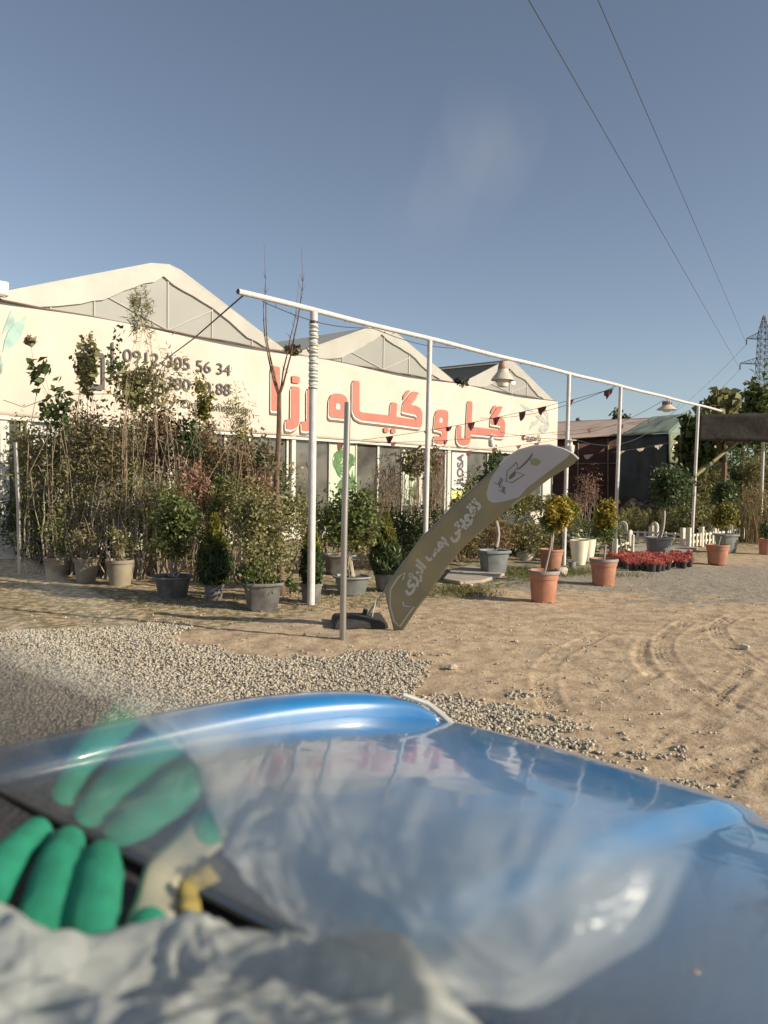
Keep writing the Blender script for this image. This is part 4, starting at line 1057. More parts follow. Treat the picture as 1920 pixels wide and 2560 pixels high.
def power(label, tip, px, py, y):
    a = q + Vector(tip); p = aty(px, py, y); d = p - a; end = a + d * 1.45
    # smooth droop through the sighted point
    P = []
    for i in range(61):
        t = i / 60 * 1.45; r_ = a + d * t; r_ -= ZZ * 1.2 * 4 * (t / 1.45) * (1 - t / 1.45) * .0; P.append(r_)
    tag(MB().tube(P, .022, 5).build('power_line', M['cable'], None), label, 'power line')
power('left of the two power lines crossing the sky to the lower pylon arm', (-4.3, 0, 24.4), 1322, 0, 30)
power('right of the two power lines crossing the sky to the upper pylon arm', (-3.2, 0, 29.2), 1495, 0, 34)
for a, b_, lb_ in (((-4.3, 0, 24.3), (-6, 60, 9), 'lower'), ((-3.2, 0, 29.1), (-3, 70, 14), 'upper')):
    tag(MB().tube(sag(q + Vector(a), q + Vector(b_), 2), .03, 4).build('power_line', M['cable'], None), 'faint power line dropping away from the %s pylon arm' % lb_, 'power line', 'lines behind the pylon')
# ================================================================== POTS AND PLANTS
def pot_mesh(kind, r, h):
    """returns (builder, material, square)"""
    mb = MB()
    if kind == 'round':      # terracotta style with stepped rim
        mb.lathe([(r * .76, .02 * h), (r * .78, .05 * h), (r * .90, .70 * h), (r * .91, .73 * h), (r * .955, .735 * h), (r * .965, .80 * h), (r * .975, .88 * h), (r, .885 * h), (r * 1.015, .90 * h), (r * 1.02, .985 * h), (r * 1.0, h), (r * .93, h), (r * .90, .86 * h), (r * .3, .86 * h)], 40, cap=False)
        for k_ in range(8):
            a = 2 * PI * k_ / 8; mb.box((r * .66 * math.cos(a), r * .66 * math.sin(a), .02 * h), (r * .2, r * .42, .04 * h), a)
    elif kind == 'tub':      # soft square tub with wide lip
        mb.lathe([(r * .70, 0), (r * .72, .03 * h), (r * .90, .86 * h), (r * .91, .87 * h), (r * 1.02, .89 * h), (r * 1.05, .93 * h), (r * 1.04, .99 * h), (r * 1.0, h), (r * .90, .985 * h), (r * .88, .88 * h), (r * .2, .88 * h)], 40, sq=.35, cap=False, rot=.3)
    elif kind == 'ribbed':
        prof = [(r * .62, 0), (r * .66, .03 * h)]
        for k_ in range(22): 
            u = k_ / 21; rr_ = r * (.66 + .34 * u ** .7); prof += [(rr_, h * (.04 + .93 * u)), (rr_ * .975, h * (.04 + .93 * (u + .022)))]
        prof += [(r * 1.0, h), (r * .94, h), (r * .92, .85 * h), (r * .2, .85 * h)]
        mb.lathe(prof, 40, cap=False)
    else:                    # plain nursery pot
        mb.lathe([(r * .74, 0), (r * .92, .86 * h), (r * 1.0, .87 * h), (r * 1.02, h), (r * .95, h), (r * .9, .85 * h), (r * .2, .85 * h)], 24, cap=False)
    return mb
SEED = [100]
def potted(name, px, py, kind, wpx, hpx, potmat, label, cat='potted plant', group=None, trunk=None, crowns=(), stem=None, lean=0.0, rimmat=None, loc=None, sq_rot=0.3):
    """px,py: bottom centre of the pot in the photo; sizes in photo pixels at that depth"""
    SEED[0] += 1; rng = np.random.default_rng(SEED[0]); random.seed(SEED[0])
    q = onz(px, py) if loc is None else Vector(loc); s = q.y / FPX
    e = empty(name, (q.x, q.y, 0), 0, label, cat, group)
    r = wpx * s / 2; h = hpx * s
    pot_mesh(kind, r, h).build('pot', M[potmat], e, smooth=True)
    if rimmat:
        MB().lathe([(r * 1.02, h * .89), (r * 1.045, h * .90), (r * 1.05, h * .985), (r * 1.02, h * 1.01), (r * .97, h * 1.01), (r * .94, h * .95)], 40, cap=False).build('rim', M[rimmat], e, smooth=True)
    MB().lathe([(r * .88, h * .86), (r * .6, h * .90), (r * .3, h * .93), (0, h * .94)], 20, cap=False, wob=.01).build('soil', M['soil'], e, smooth=True)
    if trunk:
        tx, ty_px, rad, tm = trunk                       # top of trunk in photo px, radius m
        top = Vector(((tx - px) * s, 0, h * .9 + (py - hpx - ty_px) * s + .03))
        rr_ = [rad * 1.2, rad * 1.05, rad, rad * .95, rad * .9, rad * .8]
        MB().tube(bent((lean * -.2, 0, h * .85), top, rng, amp=.035), rr_, 10, wob=.08).build('trunk', M[tm], e, smooth=True)
    if stem:
        n_, rad, sm_, topc, topr = stem
        stems('stem', n_, rng, r * .35, (topc[0] * s, 0, h + topc[1] * s), (topr[0] * s, topr[0] * s, topr[1] * s), rad, M[sm_], e, z0=h * .85)
    for cx_, cy_, rx, ry, n_, L_, W_, cm, cl in crowns:    # crown centre / radii in px, relative to photo
        crown('crown', n_, rng, ((cx_ - px) * s, 0, (py - cy_) * s), (rx * s, rx * s * .9, ry * s), L_, W_, M[cm], e, clumps=cl, spread=.25)
    return e
def conifer(name, px, py, kind, wpx, hpx, potmat, label, top_y, wid, mats, n_=1500):
    e = potted(name, px, py, kind, wpx, hpx, potmat, label)
    q = e.location; s = q.y / FPX; rng = np.random.default_rng(SEED[0] + 500)
    h0 = hpx * s * .9; H = (py - top_y) * s - h0; Wd = wid * s / 2
    for lo, hi, mm in ((0, .62, mats[0]), (.5, 1.0, mats[1])):
        n2 = int(n_ * (hi - lo) * 1.6)
        u = rng.uniform(lo, hi, n2); prof = np.clip(np.where(u < .2, .72 + u * 1.4, 1.0 - (u - .2) ** 1.3 * 1.22), .04, 1)
        nb = 26; ba = rng.uniform(0, 2 * PI, nb); bz = rng.uniform(0, 1, nb)
        a = rng.uniform(0, 2 * PI, n2); ph = np.cos(a * 5 + u * 19) * .16 + np.cos(a * 9 - u * 33) * .10
        rr_ = Wd * prof * (rng.uniform(.15, 1, n2) ** .5) * (1 + ph)
        C_ = np.stack([rr_ * np.cos(a), rr_ * np.sin(a), h0 + u * H + rr_ * .25], -1)
        Vv, Ff = leaf_arrays(C_, .11, .022, rng, upbias=1.6)
        np_mesh('foliage', Vv, Ff, M[mm], e)
    MB().tube([(0, 0, h0 * .8), (0, 0, h0 + H * .8)], [.02, .006], 6).build('trunk', M['bark_brown'], e)
    return e
# near row, left to right
potted('potted_shrub', 432, 1492, 'tub', 96, 54, 'pot_grey', 'leafy green shrub with pale forked stems in the leftmost large grey tub', stem=(9, .016, 'bark_pale', (0, 120), (55, 70)),
       crowns=((438, 1290, 64, 74, 2600, .085, .04, 'leaf_green', 18), (415, 1370, 60, 40, 450, .08, .035, 'leaf_green', 10)))
conifer('potted_conifer', 535, 1500, 'plain', 52, 40, 'pot_grey', 'dark conifer with a golden tip in a small grey pot between two large tubs', 1288, 84, ('leaf_dark', 'leaf_gold'), 4200)
potted('potted_shrub', 656, 1522, 'tub', 104, 70, 'pot_grey', 'broad dense green bush in the largest grey tub left of the white post', stem=(10, .014, 'stem', (0, 90), (70, 90)),
       crowns=((650, 1330, 82, 118, 4200, .06, .035, 'leaf_olive', 26), (640, 1430, 60, 44, 1100, .06, .035, 'leaf_green', 10), (735, 1455, 22, 22, 260, .06, .03, 'leaf_green', 5)))
conifer('potted_conifer', 778, 1505, 'plain', 58, 48, 'pot_grey', 'slim conifer in a grey pot half behind the white post', 1300, 58, ('leaf_dark', 'leaf_gold'), 2600)
potted('potted_shrub', 879, 1484, 'tub', 92, 46, 'pot_light', 'bushy shrub with a thick pale trunk in a low grey tub behind the steel pole', trunk=(868, 1372, .045, 'bark_pale'), stem=(6, .018, 'bark_pale', (0, 60), (40, 50)),
       crowns=((868, 1290, 80, 88, 3000, .08, .042, 'leaf_green', 20), (905, 1330, 44, 50, 700, .08, .045, 'leaf_olive', 9)))
potted('potted_shrub', 846, 1432, 'tub', 84, 48, 'pot_grey', 'twiggy shrub in the grey tub just behind the low pale tub', stem=(12, .012, 'stem', (0, 60), (40, 40)), crowns=((846, 1340, 50, 40, 500, .07, .03, 'leaf_green', 9),))
conifer('potted_conifer', 962, 1474, 'plain', 56, 40, 'pot_grey', 'golden topped conifer in a grey pot left of the flag', 1283, 74, ('leaf_dark', 'leaf_gold'), 4000)
potted('potted_tree', 1233, 1434, 'tub', 78, 60, 'pot_light', 'grey square tub with a crooked white trunk and leafy crown behind the flag', trunk=(1238, 1300, .04, 'bark_pale'), crowns=((1238, 1195, 54, 66, 2200, .12, .035, 'leaf_dark', 18),))
potted('potted_tree', 1358, 1503, 'round', 76, 78, 'pot_terra', 'round headed yellow green tree in the nearest terracotta pot', trunk=(1376, 1338, .016, 'bark_pale'), rimmat='pot_rimgrey',
       crowns=((1384, 1283, 38, 46, 2600, .065, .04, 'leaf_yellow', 16), (1362, 1308, 22, 24, 700, .06, .035, 'leaf_green', 7)))
potted('potted_tree', 1377, 1426, 'round', 60, 54, 'pot_terra', 'terracotta pot with a pale trunk behind the nearest terracotta pot', trunk=(1381, 1318, .022, 'bark_pale'), crowns=((1405, 1268, 34, 36, 1300, .07, .045, 'leaf_gold', 10),))
potted('potted_tree', 1508, 1462, 'round', 68, 66, 'pot_terra', 'yellow green bush in the terracotta pot left of the red flowers', trunk=(1512, 1350, .018, 'bark_pale'), rimmat='pot_rimgrey',
       crowns=((1512, 1288, 28, 36, 2100, .075, .045, 'leaf_yellow', 14), (1508, 1336, 34, 22, 1200, .07, .04, 'leaf_green', 10)))
potted('planter', 1447, 1412, 'ribbed', 48, 62, 'pot_cream', 'front ribbed cream planter beside the third post', 'planter')
potted('planter', 1466, 1405, 'ribbed', 46, 58, 'pot_cream', 'second cream planter standing behind the ribbed one', 'planter')
potted('small_pot', 1430, 1421, 'plain', 21, 18, 'pot_light', 'small empty grey pot at the foot of the ribbed cream planter', 'pot')
potted('potted_tree', 1646, 1398, 'tub', 62, 56, 'pot_light', 'dark round headed tree on a leaning trunk in the grey tub behind the red plants', trunk=(1656, 1268, .038, 'bark_pale'), crowns=((1668, 1222, 52, 50, 4200, .11, .05, 'leaf_dark', 24),))
potted('potted_tree', 1815, 1380, 'tub', 54, 46, 'pot_light', 'young tree in the grey tub behind the middle terracotta pot', trunk=(1815, 1290, .03, 'bark_brown'), crowns=((1815, 1240, 40, 44, 1800, .12, .05, 'leaf_dark', 14),))
potted('potted_tree', 1793, 1409, 'round', 56, 48, 'pot_terra', 'light green bush on a thin stem in the middle right terracotta pot', trunk=(1802, 1335, .016, 'bark_pale'), crowns=((1806, 1287, 30, 36, 1700, .09, .045, 'leaf_gold', 12),))
potted('potted_bush', 1914, 1384, 'round', 38, 38, 'pot_terra', 'clipped green ball in the terracotta pot at the right edge', crowns=((1914, 1325, 16, 22, 1300, .06, .03, 'leaf_dark', 10),))
# left, half hidden nursery pots
for i, (px, py, w_, h_, mt_, lb) in enumerate(((300, 1462, 70, 64, 'pot_tan', 'pale pot just left of the leftmost large tub'), (215, 1455, 62, 60, 'pot_tan', 'second pale pot from the large tub in the left row'), (140, 1448, 60, 56, 'pot_tan', 'mid row tan pot at the left below bare stems'))):
    potted('potted_shrub', px, py, 'plain', w_, h_, mt_, lb, stem=(5, .012, 'stem', (0, 70), (45, 60)), crowns=((px, py - 110, 40, 46, 420, .06, .03, ('leaf_olive', 'leaf_brown', 'leaf_green')[i % 3], 8),))

# tall young tree with four bare upswept branches
q = onz(703, 1488); s = q.y / FPX
t_ = empty('young_tree', (q.x, q.y, 0), 0, 'slender brown tree splitting into four bare upswept branches left of the white post', 'tree')
def L2(px, py, dy=0): return Vector(((px - 703) * s, dy, (1488 - py) * s))
MB().tube([L2(703, 1492), L2(700, 1400), L2(690, 1280), L2(689, 1190), L2(694, 1080), L2(694, 985)], [.062, .05, .047, .042, .036, .030], 10, wob=.08).build('trunk', M['bark_brown'], t_, smooth=True)
for pts, r_ in (([(693, 990), (672, 930), (652, 840), (645, 765)], .018), ([(694, 985), (680, 940), (658, 850), (652, 760), (650, 690)], .018), ([(694, 990), (705, 930), (724, 850), (738, 800)], .016), ([(695, 985), (712, 940), (735, 850), (752, 770), (757, 725)], .018)):
    rng = np.random.default_rng(int(pts[-1][0])); P = []
    for i in range(len(pts) - 1):
        for u in (0, .5): P.append(L2(pts[i][0] * (1 - u) + pts[i + 1][0] * u, pts[i][1] * (1 - u) + pts[i + 1][1] * u, (pts[0][0] - pts[-1][0]) * .002 * i))
    P.append(L2(*pts[-1], (pts[0][0] - pts[-1][0]) * .006)); rs = [r_ * (1 - .78 * i / (len(P) - 1)) for i in range(len(P))]
    mb = MB().tube(P, rs, 6)
    for i in range(2, len(P)):
        for _ in range(2): mb.tube([P[i], P[i] + Vector((rng.normal() * .04, rng.normal() * .04, rng.uniform(.05, .14)))], [.004, .002], 4)
    mb.tube([P[-1], P[-1] + Vector((rng.normal() * .05, 0, .5))], [.004, .0015], 4)
    mb.build('branch', M['bark_brown'], t_, smooth=True)
rng = np.random.default_rng(77)
C_ = np.array([tuple(L2(730 + rng.normal() * 9, 879 + rng.normal() * 5, rng.normal() * .05)) for _ in range(60)]); Vv, Ff = leaf_arrays(C_, .10, .05, rng); np_mesh('dry_leaves', Vv, Ff, M['leaf_brown'], t_)
C_ = np.array([tuple(L2(695 + rng.normal() * 26, 1170 + rng.normal() * 12, rng.normal() * .2)) for _ in range(90)]); Vv, Ff = leaf_arrays(C_, .12, .03, rng); np_mesh('trunk_shoots', Vv, Ff, M['leaf_brown'], t_)

# ------------------------------------------------------------------ the nursery's massed shrubs
def zat(py, d): return CAMZ + (1196 - py) / FPX * d
NM = {'leaf_green': 'green', 'leaf_dark': 'dark green', 'leaf_olive': 'olive', 'leaf_rust': 'rusty red', 'leaf_brown': 'brownish', 'leaf_gold': 'yellow green', 'leaf_straw': 'straw coloured', 'leaf_pink': 'pinkish twiggy'}
def shrub(px, d, top, low, w_, n_, L_, W_, m_, ns=6, srad=.012, name='shrub', label=None, group=None, cat='shrub', cl=12, stemm='stem', spread=.3, droop=0, cup=.25):
    SEED[0] += 1; rng = np.random.default_rng(SEED[0]); random.seed(SEED[0])
    q = gx(px, d); e = empty(name, (q.x, q.y, 0), 0, label, cat, group)
    z1 = zat(top, d); z0 = zat(low, d); zc = (z1 + z0) / 2; rz = (z1 - z0) / 2; rw = w_ / 2 * d / FPX
    crown('foliage', n_, rng, (0, 0, zc), (rw, rw * .9, rz), L_, W_, M[m_], e, clumps=cl, spread=spread, droop=droop, cup=cup)
    if ns: stems('stem', ns, rng, rw * .5, (0, 0, zc), (rw * .85, rw * .8, rz * .9), srad, M[stemm], e)
    return e
LM = [(0, 'at the left edge'), (60, 'by the thin pipe post'), (105, 'below the printed leaves'), (150, 'right of the printed leaves'), (195, 'left of the printed phone'), (235, 'below the printed phone'), (275, 'below the bar beside the phone'), (315, 'below the first digit'), (355, 'below the second digit pair'), (400, 'below the dash of the numbers'), (440, 'below the middle digits'), (480, 'below the five'), (520, 'below the last digits'), (560, 'below the end of the numbers'), (600, 'below the word shopping'), (640, 'left of the young tree'), (690, 'behind the young tree'), (740, 'left of the white post')]
def where(px): return min(LM, key=lambda q: abs(q[0] - px))[1]
G1 = 'massed nursery shrubs in front of the greenhouse'
random.seed(5); rr = random.Random(5)
# tall ones that stand against the sign band, left to right
shrub(80, 13.4, 848, 872, 22, 14, .20, .13, 'leaf_brown', 1, .016, 'tall_plant', 'single tall stalk with three maple like leaves at the far left of the sign', cl=3)
shrub(98, 13.2, 900, 990, 60, 46, .19, .12, 'leaf_dark', 3, .012, 'tall_plant', 'lanky plant with hand shaped leaves just right of the printed leaves', cl=5)
shrub(222, 13.6, 868, 1010, 66, 330, .13, .09, 'leaf_olive', 7, .013, 'tall_plant', 'tall clump of hand shaped leaves left of the printed phone', cl=9)
shrub(232, 13.8, 818, 880, 30, 60, .06, .035, 'leaf_olive', 3, .006, 'tall_plant', 'wispy sprig rising above the left end of the shrubs', cl=5)
shrub(150, 13.2, 980, 1080, 90, 120, .15, .10, 'leaf_dark', 6, .012, 'tall_plant', 'open branching plant with dark leaves low on the left of the sign', cl=9)
shrub(352, 13.0, 715, 885, 76, 460, .15, .018, 'leaf_olive', 9, .011, 'willow', 'feathery willow like shrub reaching above the eave left of the stay cable', 'tall shrubs', 'shrub', cl=11, spread=.22)
shrub(425, 13.2, 850, 1020, 110, 200, .14, .02, 'leaf_olive', 9, .012, 'willow', 'thin leaved arching shrub in front of the phone numbers', 'tall shrubs', 'shrub', cl=12)
shrub(345, 13.4, 915, 1040, 170, 700, .12, .075, 'leaf_olive', 10, .012, 'tall_plant', 'wide leaved climber in front of the first digits', cl=16)
shrub(292, 13.1, 830, 960, 60, 80, .11, .06, 'leaf_dark', 4, .01, 'tall_plant', 'sparse dark plant between the printed phone and the digits', cl=6)
shrub(505, 13.5, 935, 1060, 60, 420, .09, .05, 'leaf_gold', 5, .01, 'tall_plant', 'sunlit green upright shrub before the last digits', cl=9)
shrub(595, 13.0, 955, 1110, 90, 360, .15, .016, 'leaf_gold', 9, .010, 'willow', 'drooping narrow leaved shrub below the word shopping', 'tall shrubs', 'shrub', cl=11, droop=.9)
# second storey: a dense band at window height
k_ = 0
kinds = ['leaf_brown', 'leaf_olive', 'leaf_rust', 'leaf_dark', 'leaf_brown', 'leaf_rust']
for i in range(16):
    px = 70 + i * 40 + rr.uniform(-14, 14); d = rr.uniform(13.4, 15.2)
    m_ = kinds[i % 6] if px > 300 else ('leaf_olive', 'leaf_brown')[i % 2]
    top = 1010 + rr.uniform(-25, 35) + max(0, px - 480) * .35
    shrub(px, d, top + 12, top + 230, 125, 1250, .10, .045, m_, 7, .010, 'shrub', 'tall %s shrub at window height %s' % (NM[m_], where(px)), G1, cl=14)
# bare, pale many stemmed bushes lower left
for i in range(7):
    px = 95 + i * 46 + rr.uniform(-10, 10); d = rr.uniform(12.9, 13.8)
    shrub(px, d, 1120, 1350, 110, 500, .08, .035, ('leaf_brown', 'leaf_olive')[i % 2], 16, .019, 'shrub', 'pale stemmed %s shrub low down %s' % (('brownish', 'olive')[i % 2], where(px)), G1, cl=12, stemm='bark_pale')
for i in range(12):
    px = 60 + i * 52 + rr.uniform(-10, 10); d = rr.uniform(13.6, 15.0); m_ = ('leaf_dark', 'leaf_green', 'leaf_olive', 'leaf_brown')[i % 4]
    shrub(px, d, 1200 + rr.uniform(-20, 30), 1415, 130, 1250, .085, .045, m_, 6, .012, 'shrub', 'low %s shrub at the foot of the planting %s' % (NM[m_], where(px)), G1, cl=13)
for i in range(5):
    px = 420 + i * 60 + rr.uniform(-10, 10)
    shrub(px, 12.6 + rr.uniform(-.3, .5), 1160 + rr.uniform(-25, 25), 1330, 115, 1000, .085, .035, ('leaf_olive', 'leaf_pink', 'leaf_green')[i % 3], 8, .012, 'shrub', '%s shrub just behind the row of grey tubs, %s' % (NM[('leaf_olive', 'leaf_pink', 'leaf_green')[i % 3]], where(px)), G1)
# between the posts: green shrubs, reddish reeds and a climber on stakes
for i, (px, d, top, low, w_, m_) in enumerate(((735, 14.5, 1160, 1400, 90, 'leaf_olive'), (800, 15.5, 1190, 1400, 100, 'leaf_green'), (905, 15, 1215, 1390, 90, 'leaf_olive'), (960, 16, 1230, 1400, 100, 'leaf_brown'), (1010, 15, 1270, 1420, 110, 'leaf_dark'), (1075, 14.5, 1250, 1400, 90, 'leaf_dark'), (1152, 16.5, 1232, 1340, 60, 'leaf_gold'), (1090, 17, 1260, 1400, 110, 'leaf_olive'))):
    shrub(px, d, top, low, w_, 1300, .08, .042, m_, 8, .012, 'shrub', '%s shrub between the steel pole and the flag, %s' % (NM[m_], ('nearest the white post', 'behind the pole', 'tight against the pole', 'behind the golden conifer', 'dark and low', 'dark behind the second post', 'sunlit under the lettered poster', 'filling the gap beside the flag')[i]), G1)
def reed(px, d, top, w_, n_, m_, label, lean=.05, rad=.007, leafn=200, lm='leaf_straw'):
    SEED[0] += 1; rng = np.random.default_rng(SEED[0]); q = gx(px, d); e = empty('reed_clump', (q.x, q.y, 0), 0, label, 'reeds', 'clumps of dry reeds')
    rw = w_ / 2 * d / FPX; H = zat(top, d); mb = MB()
    for i in range(n_):
        x, y = rng.uniform(-rw, rw), rng.uniform(-rw, rw) * .6; h_ = H * rng.uniform(.62, 1); lx = rng.normal() * lean * h_
        mb.tube([(x, y, 0), (x + lx * .4, y, h_ * .5), (x + lx, y + rng.normal() * .05, h_)], [rad, rad * .8, rad * .35], 4)
    mb.build('stalk', M[m_], e)
    C_ = np.stack([rng.uniform(-rw, rw, leafn), rng.uniform(-rw, rw, leafn) * .6, rng.uniform(.2, .95, leafn) * H], -1); Vv, Ff = leaf_arrays(C_, .22, .018, rng, upbias=1.2); np_mesh('blade', Vv, Ff, M[lm], e)
    return e
reed(1000, 15.5, 1110, 120, 70, 'stem', 'brown reeds in front of the second leaf poster', leafn=500, lm='leaf_rust')
reed(960, 16.2, 1150, 70, 40, 'stem', 'thin reeds left of the second post', leafn=250, lm='leaf_brown')
reed(1082, 16.5, 1125, 44, 45, 'stem', 'reddish reeds right of the second post', leafn=500, lm='leaf_rust')
reed(1140, 17.2, 1240, 40, 40, 'leaf_straw', 'short straw reeds behind the flag', leafn=150)
shrub(1032, 15.2, 1110, 1190, 100, 330, .13, .085, 'leaf_brown', 6, .01, 'climber', 'dark leaved climber draped over the reeds beside the second post', cl=10)
shrub(1090, 15.6, 1105, 1170, 44, 110, .12, .05, 'leaf_rust', 4, .01, 'climber', 'reddish leaved climber right of the second post', cl=7)
# rose beds right of the flag
for i in range(13):
    px = 1062 + i * 30 + rr.uniform(-8, 8); d = 16.4 + (i % 3) * .9 + max(0, (px - 1250)) * .008; m_ = ('leaf_brown', 'leaf_olive', 'leaf_rust', 'leaf_gold')[i % 4]
    shrub(px, d, 1268 + rr.uniform(-16, 16) if px < 1300 else 1290, 1384, 84, 1000, .07, .036, m_, 7, .010, 'rose_bush', '%s rose bush in the bed %s' % (NM[m_], ('at its left end under the flag', 'under the flag', 'right of the crooked white trunk', 'beside the white broken block', 'left of the nearest terracotta pot', 'behind the nearest terracotta pot', 'behind the pale trunk', 'left of the third post', 'behind the third post', 'behind the ribbed planter', 'right of the cream planters', 'behind the second terracotta pot', 'at its right end')[i]), 'rose bushes in the bed', 'rose bush')
for i, (px, lb) in enumerate(((1440, 'behind the cream planters'), (1478, 'right of the cream planters'), (1545, 'at the near fence end'))):
    e = shrub(px, 17.6 + .4 * i, 1300, 1375, 66, 900, .07, .04, 'leaf_green', 7, .01, 'rose_bush', 'rose bush dotted with white blooms ' + lb, 'rose bushes in the bed', 'rose bush')
    rng = np.random.default_rng(400 + i); dd_ = 17.6 + .4 * i; C_ = crown_points(70, rng, (0, -.12, zat(1340, dd_)), (.30, .25, .22), 12, .3); Vv, Ff = leaf_arrays(C_, .085, .075, rng); np_mesh('blossom', Vv, Ff, M['petal'], e)
for i in range(4):
    shrub(1180 + i * 62, 18.8, 1178 + i * 18, 1290, 90, 700, .09, .045, ('leaf_olive', 'leaf_brown', 'leaf_gold', 'leaf_olive')[i], 7, .013, 'shrub', 'shrub seen under the flag edge, number %s from the lettered poster' % ('one', 'two', 'three', 'four')[i], G1)
# small black nursery pots along the bed
pr = potted('nursery_pot', 1090, 1388, 'plain', 26, 22, 'pot_black', 'small black nursery pot at the edge of the rose bed', 'pot', 'black nursery pots along the bed')
for i in range(13):
    px = 1110 + i * 17 + rr.uniform(-5, 5); q = onz(px, 1385 + rr.uniform(-6, 4)); copy_tree(pr, (q.x, q.y, 0), rr.uniform(0, 6), rr.uniform(.85, 1.15))
# red twiggy tree, red shrub
e = shrub(1472, 21, 1150, 1262, 64, 700, .07, .02, 'leaf_pink', 14, .012, 'red_tree', 'small reddish leafless looking tree in front of the brown net wall', None, 'tree', cl=14, stemm='bark_pale')
shrub(1438, 21.5, 1215, 1300, 70, 900, .07, .02, 'leaf_pink', 10, .01, 'red_shrub', 'rusty pink twiggy shrub left of the small red tree', None, 'shrub')
for i in range(5):
    shrub(1425 + i * 26, 20.4 + .2 * i, 1275, 1330, 54, 500, .06, .03, ('leaf_dark', 'leaf_green')[i % 2], 4, .008, 'shrub', 'low shrub before the brown net wall, %s' % ('right by the third post', 'left of the red tree', 'under the red tree', 'right of the red tree', 'left of the fourth post')[i], 'low shrubs before the net wall')

# red flowers in little pots
tray = onz(1635, 1405)
fp = empty('potted_flower', (tray.x, tray.y, 0), 0, 'red leaved bedding plant in a small black pot', 'potted flower', 'red bedding plants beside the grey tub')
pot_mesh('plain', .068, .125).build('pot', M['pot_black'], fp, smooth=True)
rng = np.random.default_rng(31)
C_ = np.stack([rng.normal(size=55) * .045, rng.normal(size=55) * .045, rng.uniform(.12, .19, 55)], -1); Vv, Ff = leaf_arrays(C_, .085, .018, rng, upbias=1.5); np_mesh('foliage', Vv, Ff, M['leaf_red'], fp)
first = True
for j in range(7):
    for i in range(16):
        u = (i + .5) / 16; px = 1522 + u * 205 + rr.uniform(-3, 3); py = 1397 + j * 4.6 + rr.uniform(-2, 2)
        if py > 1406 + 20 * math.sin(min(1, u * 1.25) * PI * .85) + 3: continue
        q = onz(px, py + 3)
        if first: fp.location = (q.x, q.y, 0); first = False
        else: copy_tree(fp, (q.x, q.y, 0), rr.uniform(0, 6), rr.uniform(.85, 1.2))

# small conifers behind the fence
cf = None
for i in range(11):
    px = 1556 + i * 13.5; q = gx(px, 26 + (i % 3) * .7)
    if cf is None:
        cf = empty('small_conifer', q, 0, 'small bushy conifer in the row behind the white fence', 'conifer', 'row of small conifers behind the fence')
        rng = np.random.default_rng(55); u = rng.uniform(0, 1, 1100); a = rng.uniform(0, 2 * PI, 1100); r_ = .25 * np.sqrt(rng.uniform(.1, 1, 1100)) * (1 - u ** 3) * (1 + .2 * np.cos(a * 4 + u * 9))
        C_ = np.stack([r_ * np.cos(a), r_ * np.sin(a), .15 + .75 * u], -1); Vv, Ff = leaf_arrays(C_, .11, .02, rng, upbias=1.6); np_mesh('foliage', Vv, Ff, M['leaf_olive'], cf)
        pot_mesh('plain', .13, .18).build('pot', M['pot_black'], cf, smooth=True)
    else: copy_tree(cf, q, i * 1.7, rr.uniform(.85, 1.15))

# ================================================================== WHITE FENCES
def fence(label, A, B, h, n_, ph=None, cane=(), prh=.72):
    A, B = Vector(A), Vector(B); A.z = B.z = 0; d = B - A; L_ = d.length; a = math.atan2(d.y, d.x)
    e = empty('picket_fence', A, a, label, 'fence')
    mb = MB()
    for z in (h * .30, h * .62): mb.box((L_ / 2, -.02, z), (L_ - .1, .03, h * .11))
    mb.build('rail', M['fence'], e, bevel=.004)
    for i in range(n_):
        x = (i + .7) * L_ / (n_ + .4); mb = MB(); w_ = min(.075, L_ / n_ * .45); hh = h * prh
        mb.prism([(x - w_ / 2, -.045, .04), (x + w_ / 2, -.045, .04), (x + w_ / 2, -.045, hh - .05), (x + w_ * .2, -.045, hh), (x - w_ * .2, -.045, hh), (x - w_ / 2, -.045, hh - .05)], (0, -1, 0), .022); mb.build('picket', M['fence'], e)
    for x in (0, L_): MB().box((x, 0, h / 2), (.11, .11, h)).build('fence_post', M['fence'], e, bevel=.008)
    for x in cane:
        mb = MB(); P = [(x, -.01, 0), (x, -.01, h * .92)] + [(x + .10 - .10 * math.cos(t), -.01, h * .92 + .12 * math.sin(t)) for t in (.5, 1.0, 1.57, 2.1, 2.6, 3.14)] + [(x + .2, -.01, h * .5)]
        mb.tube(P, .045, 8); mb.build('cane_post', M['fence'], e, smooth=True)
    return e
def gq(px, py): return onz(px, py)
fence('low white fence section behind the grey tub with rounded posts', gq(1546, 1354), gq(1626, 1358), .50, 4, cane=(.02,))
fence('low white fence section between the rounded post and the path end', gq(1630, 1358), gq(1706, 1366), .52, 3, cane=(.0,))
fence('white picket section starting right of the path', gq(1721, 1371), gq(1752, 1367), .56, 3)
fence('white picket section second from the path, beside the fifth post', gq(1753, 1367), gq(1783, 1363), .56, 3)
fence('white picket section behind the grey tub on the right', gq(1784, 1363), gq(1826, 1358), .56, 4, cane=(.0,))
fence('last white picket section, farthest to the right', gq(1830, 1357), gq(1856, 1350), .60, 3)
fence('near white picket section half hidden by white roses', gq(1578, 1388), gq(1536, 1404), .50, 3, cane=(.02,))
fence('white fence section behind the cream planters', gq(1470, 1352), gq(1544, 1354), .46, 4)
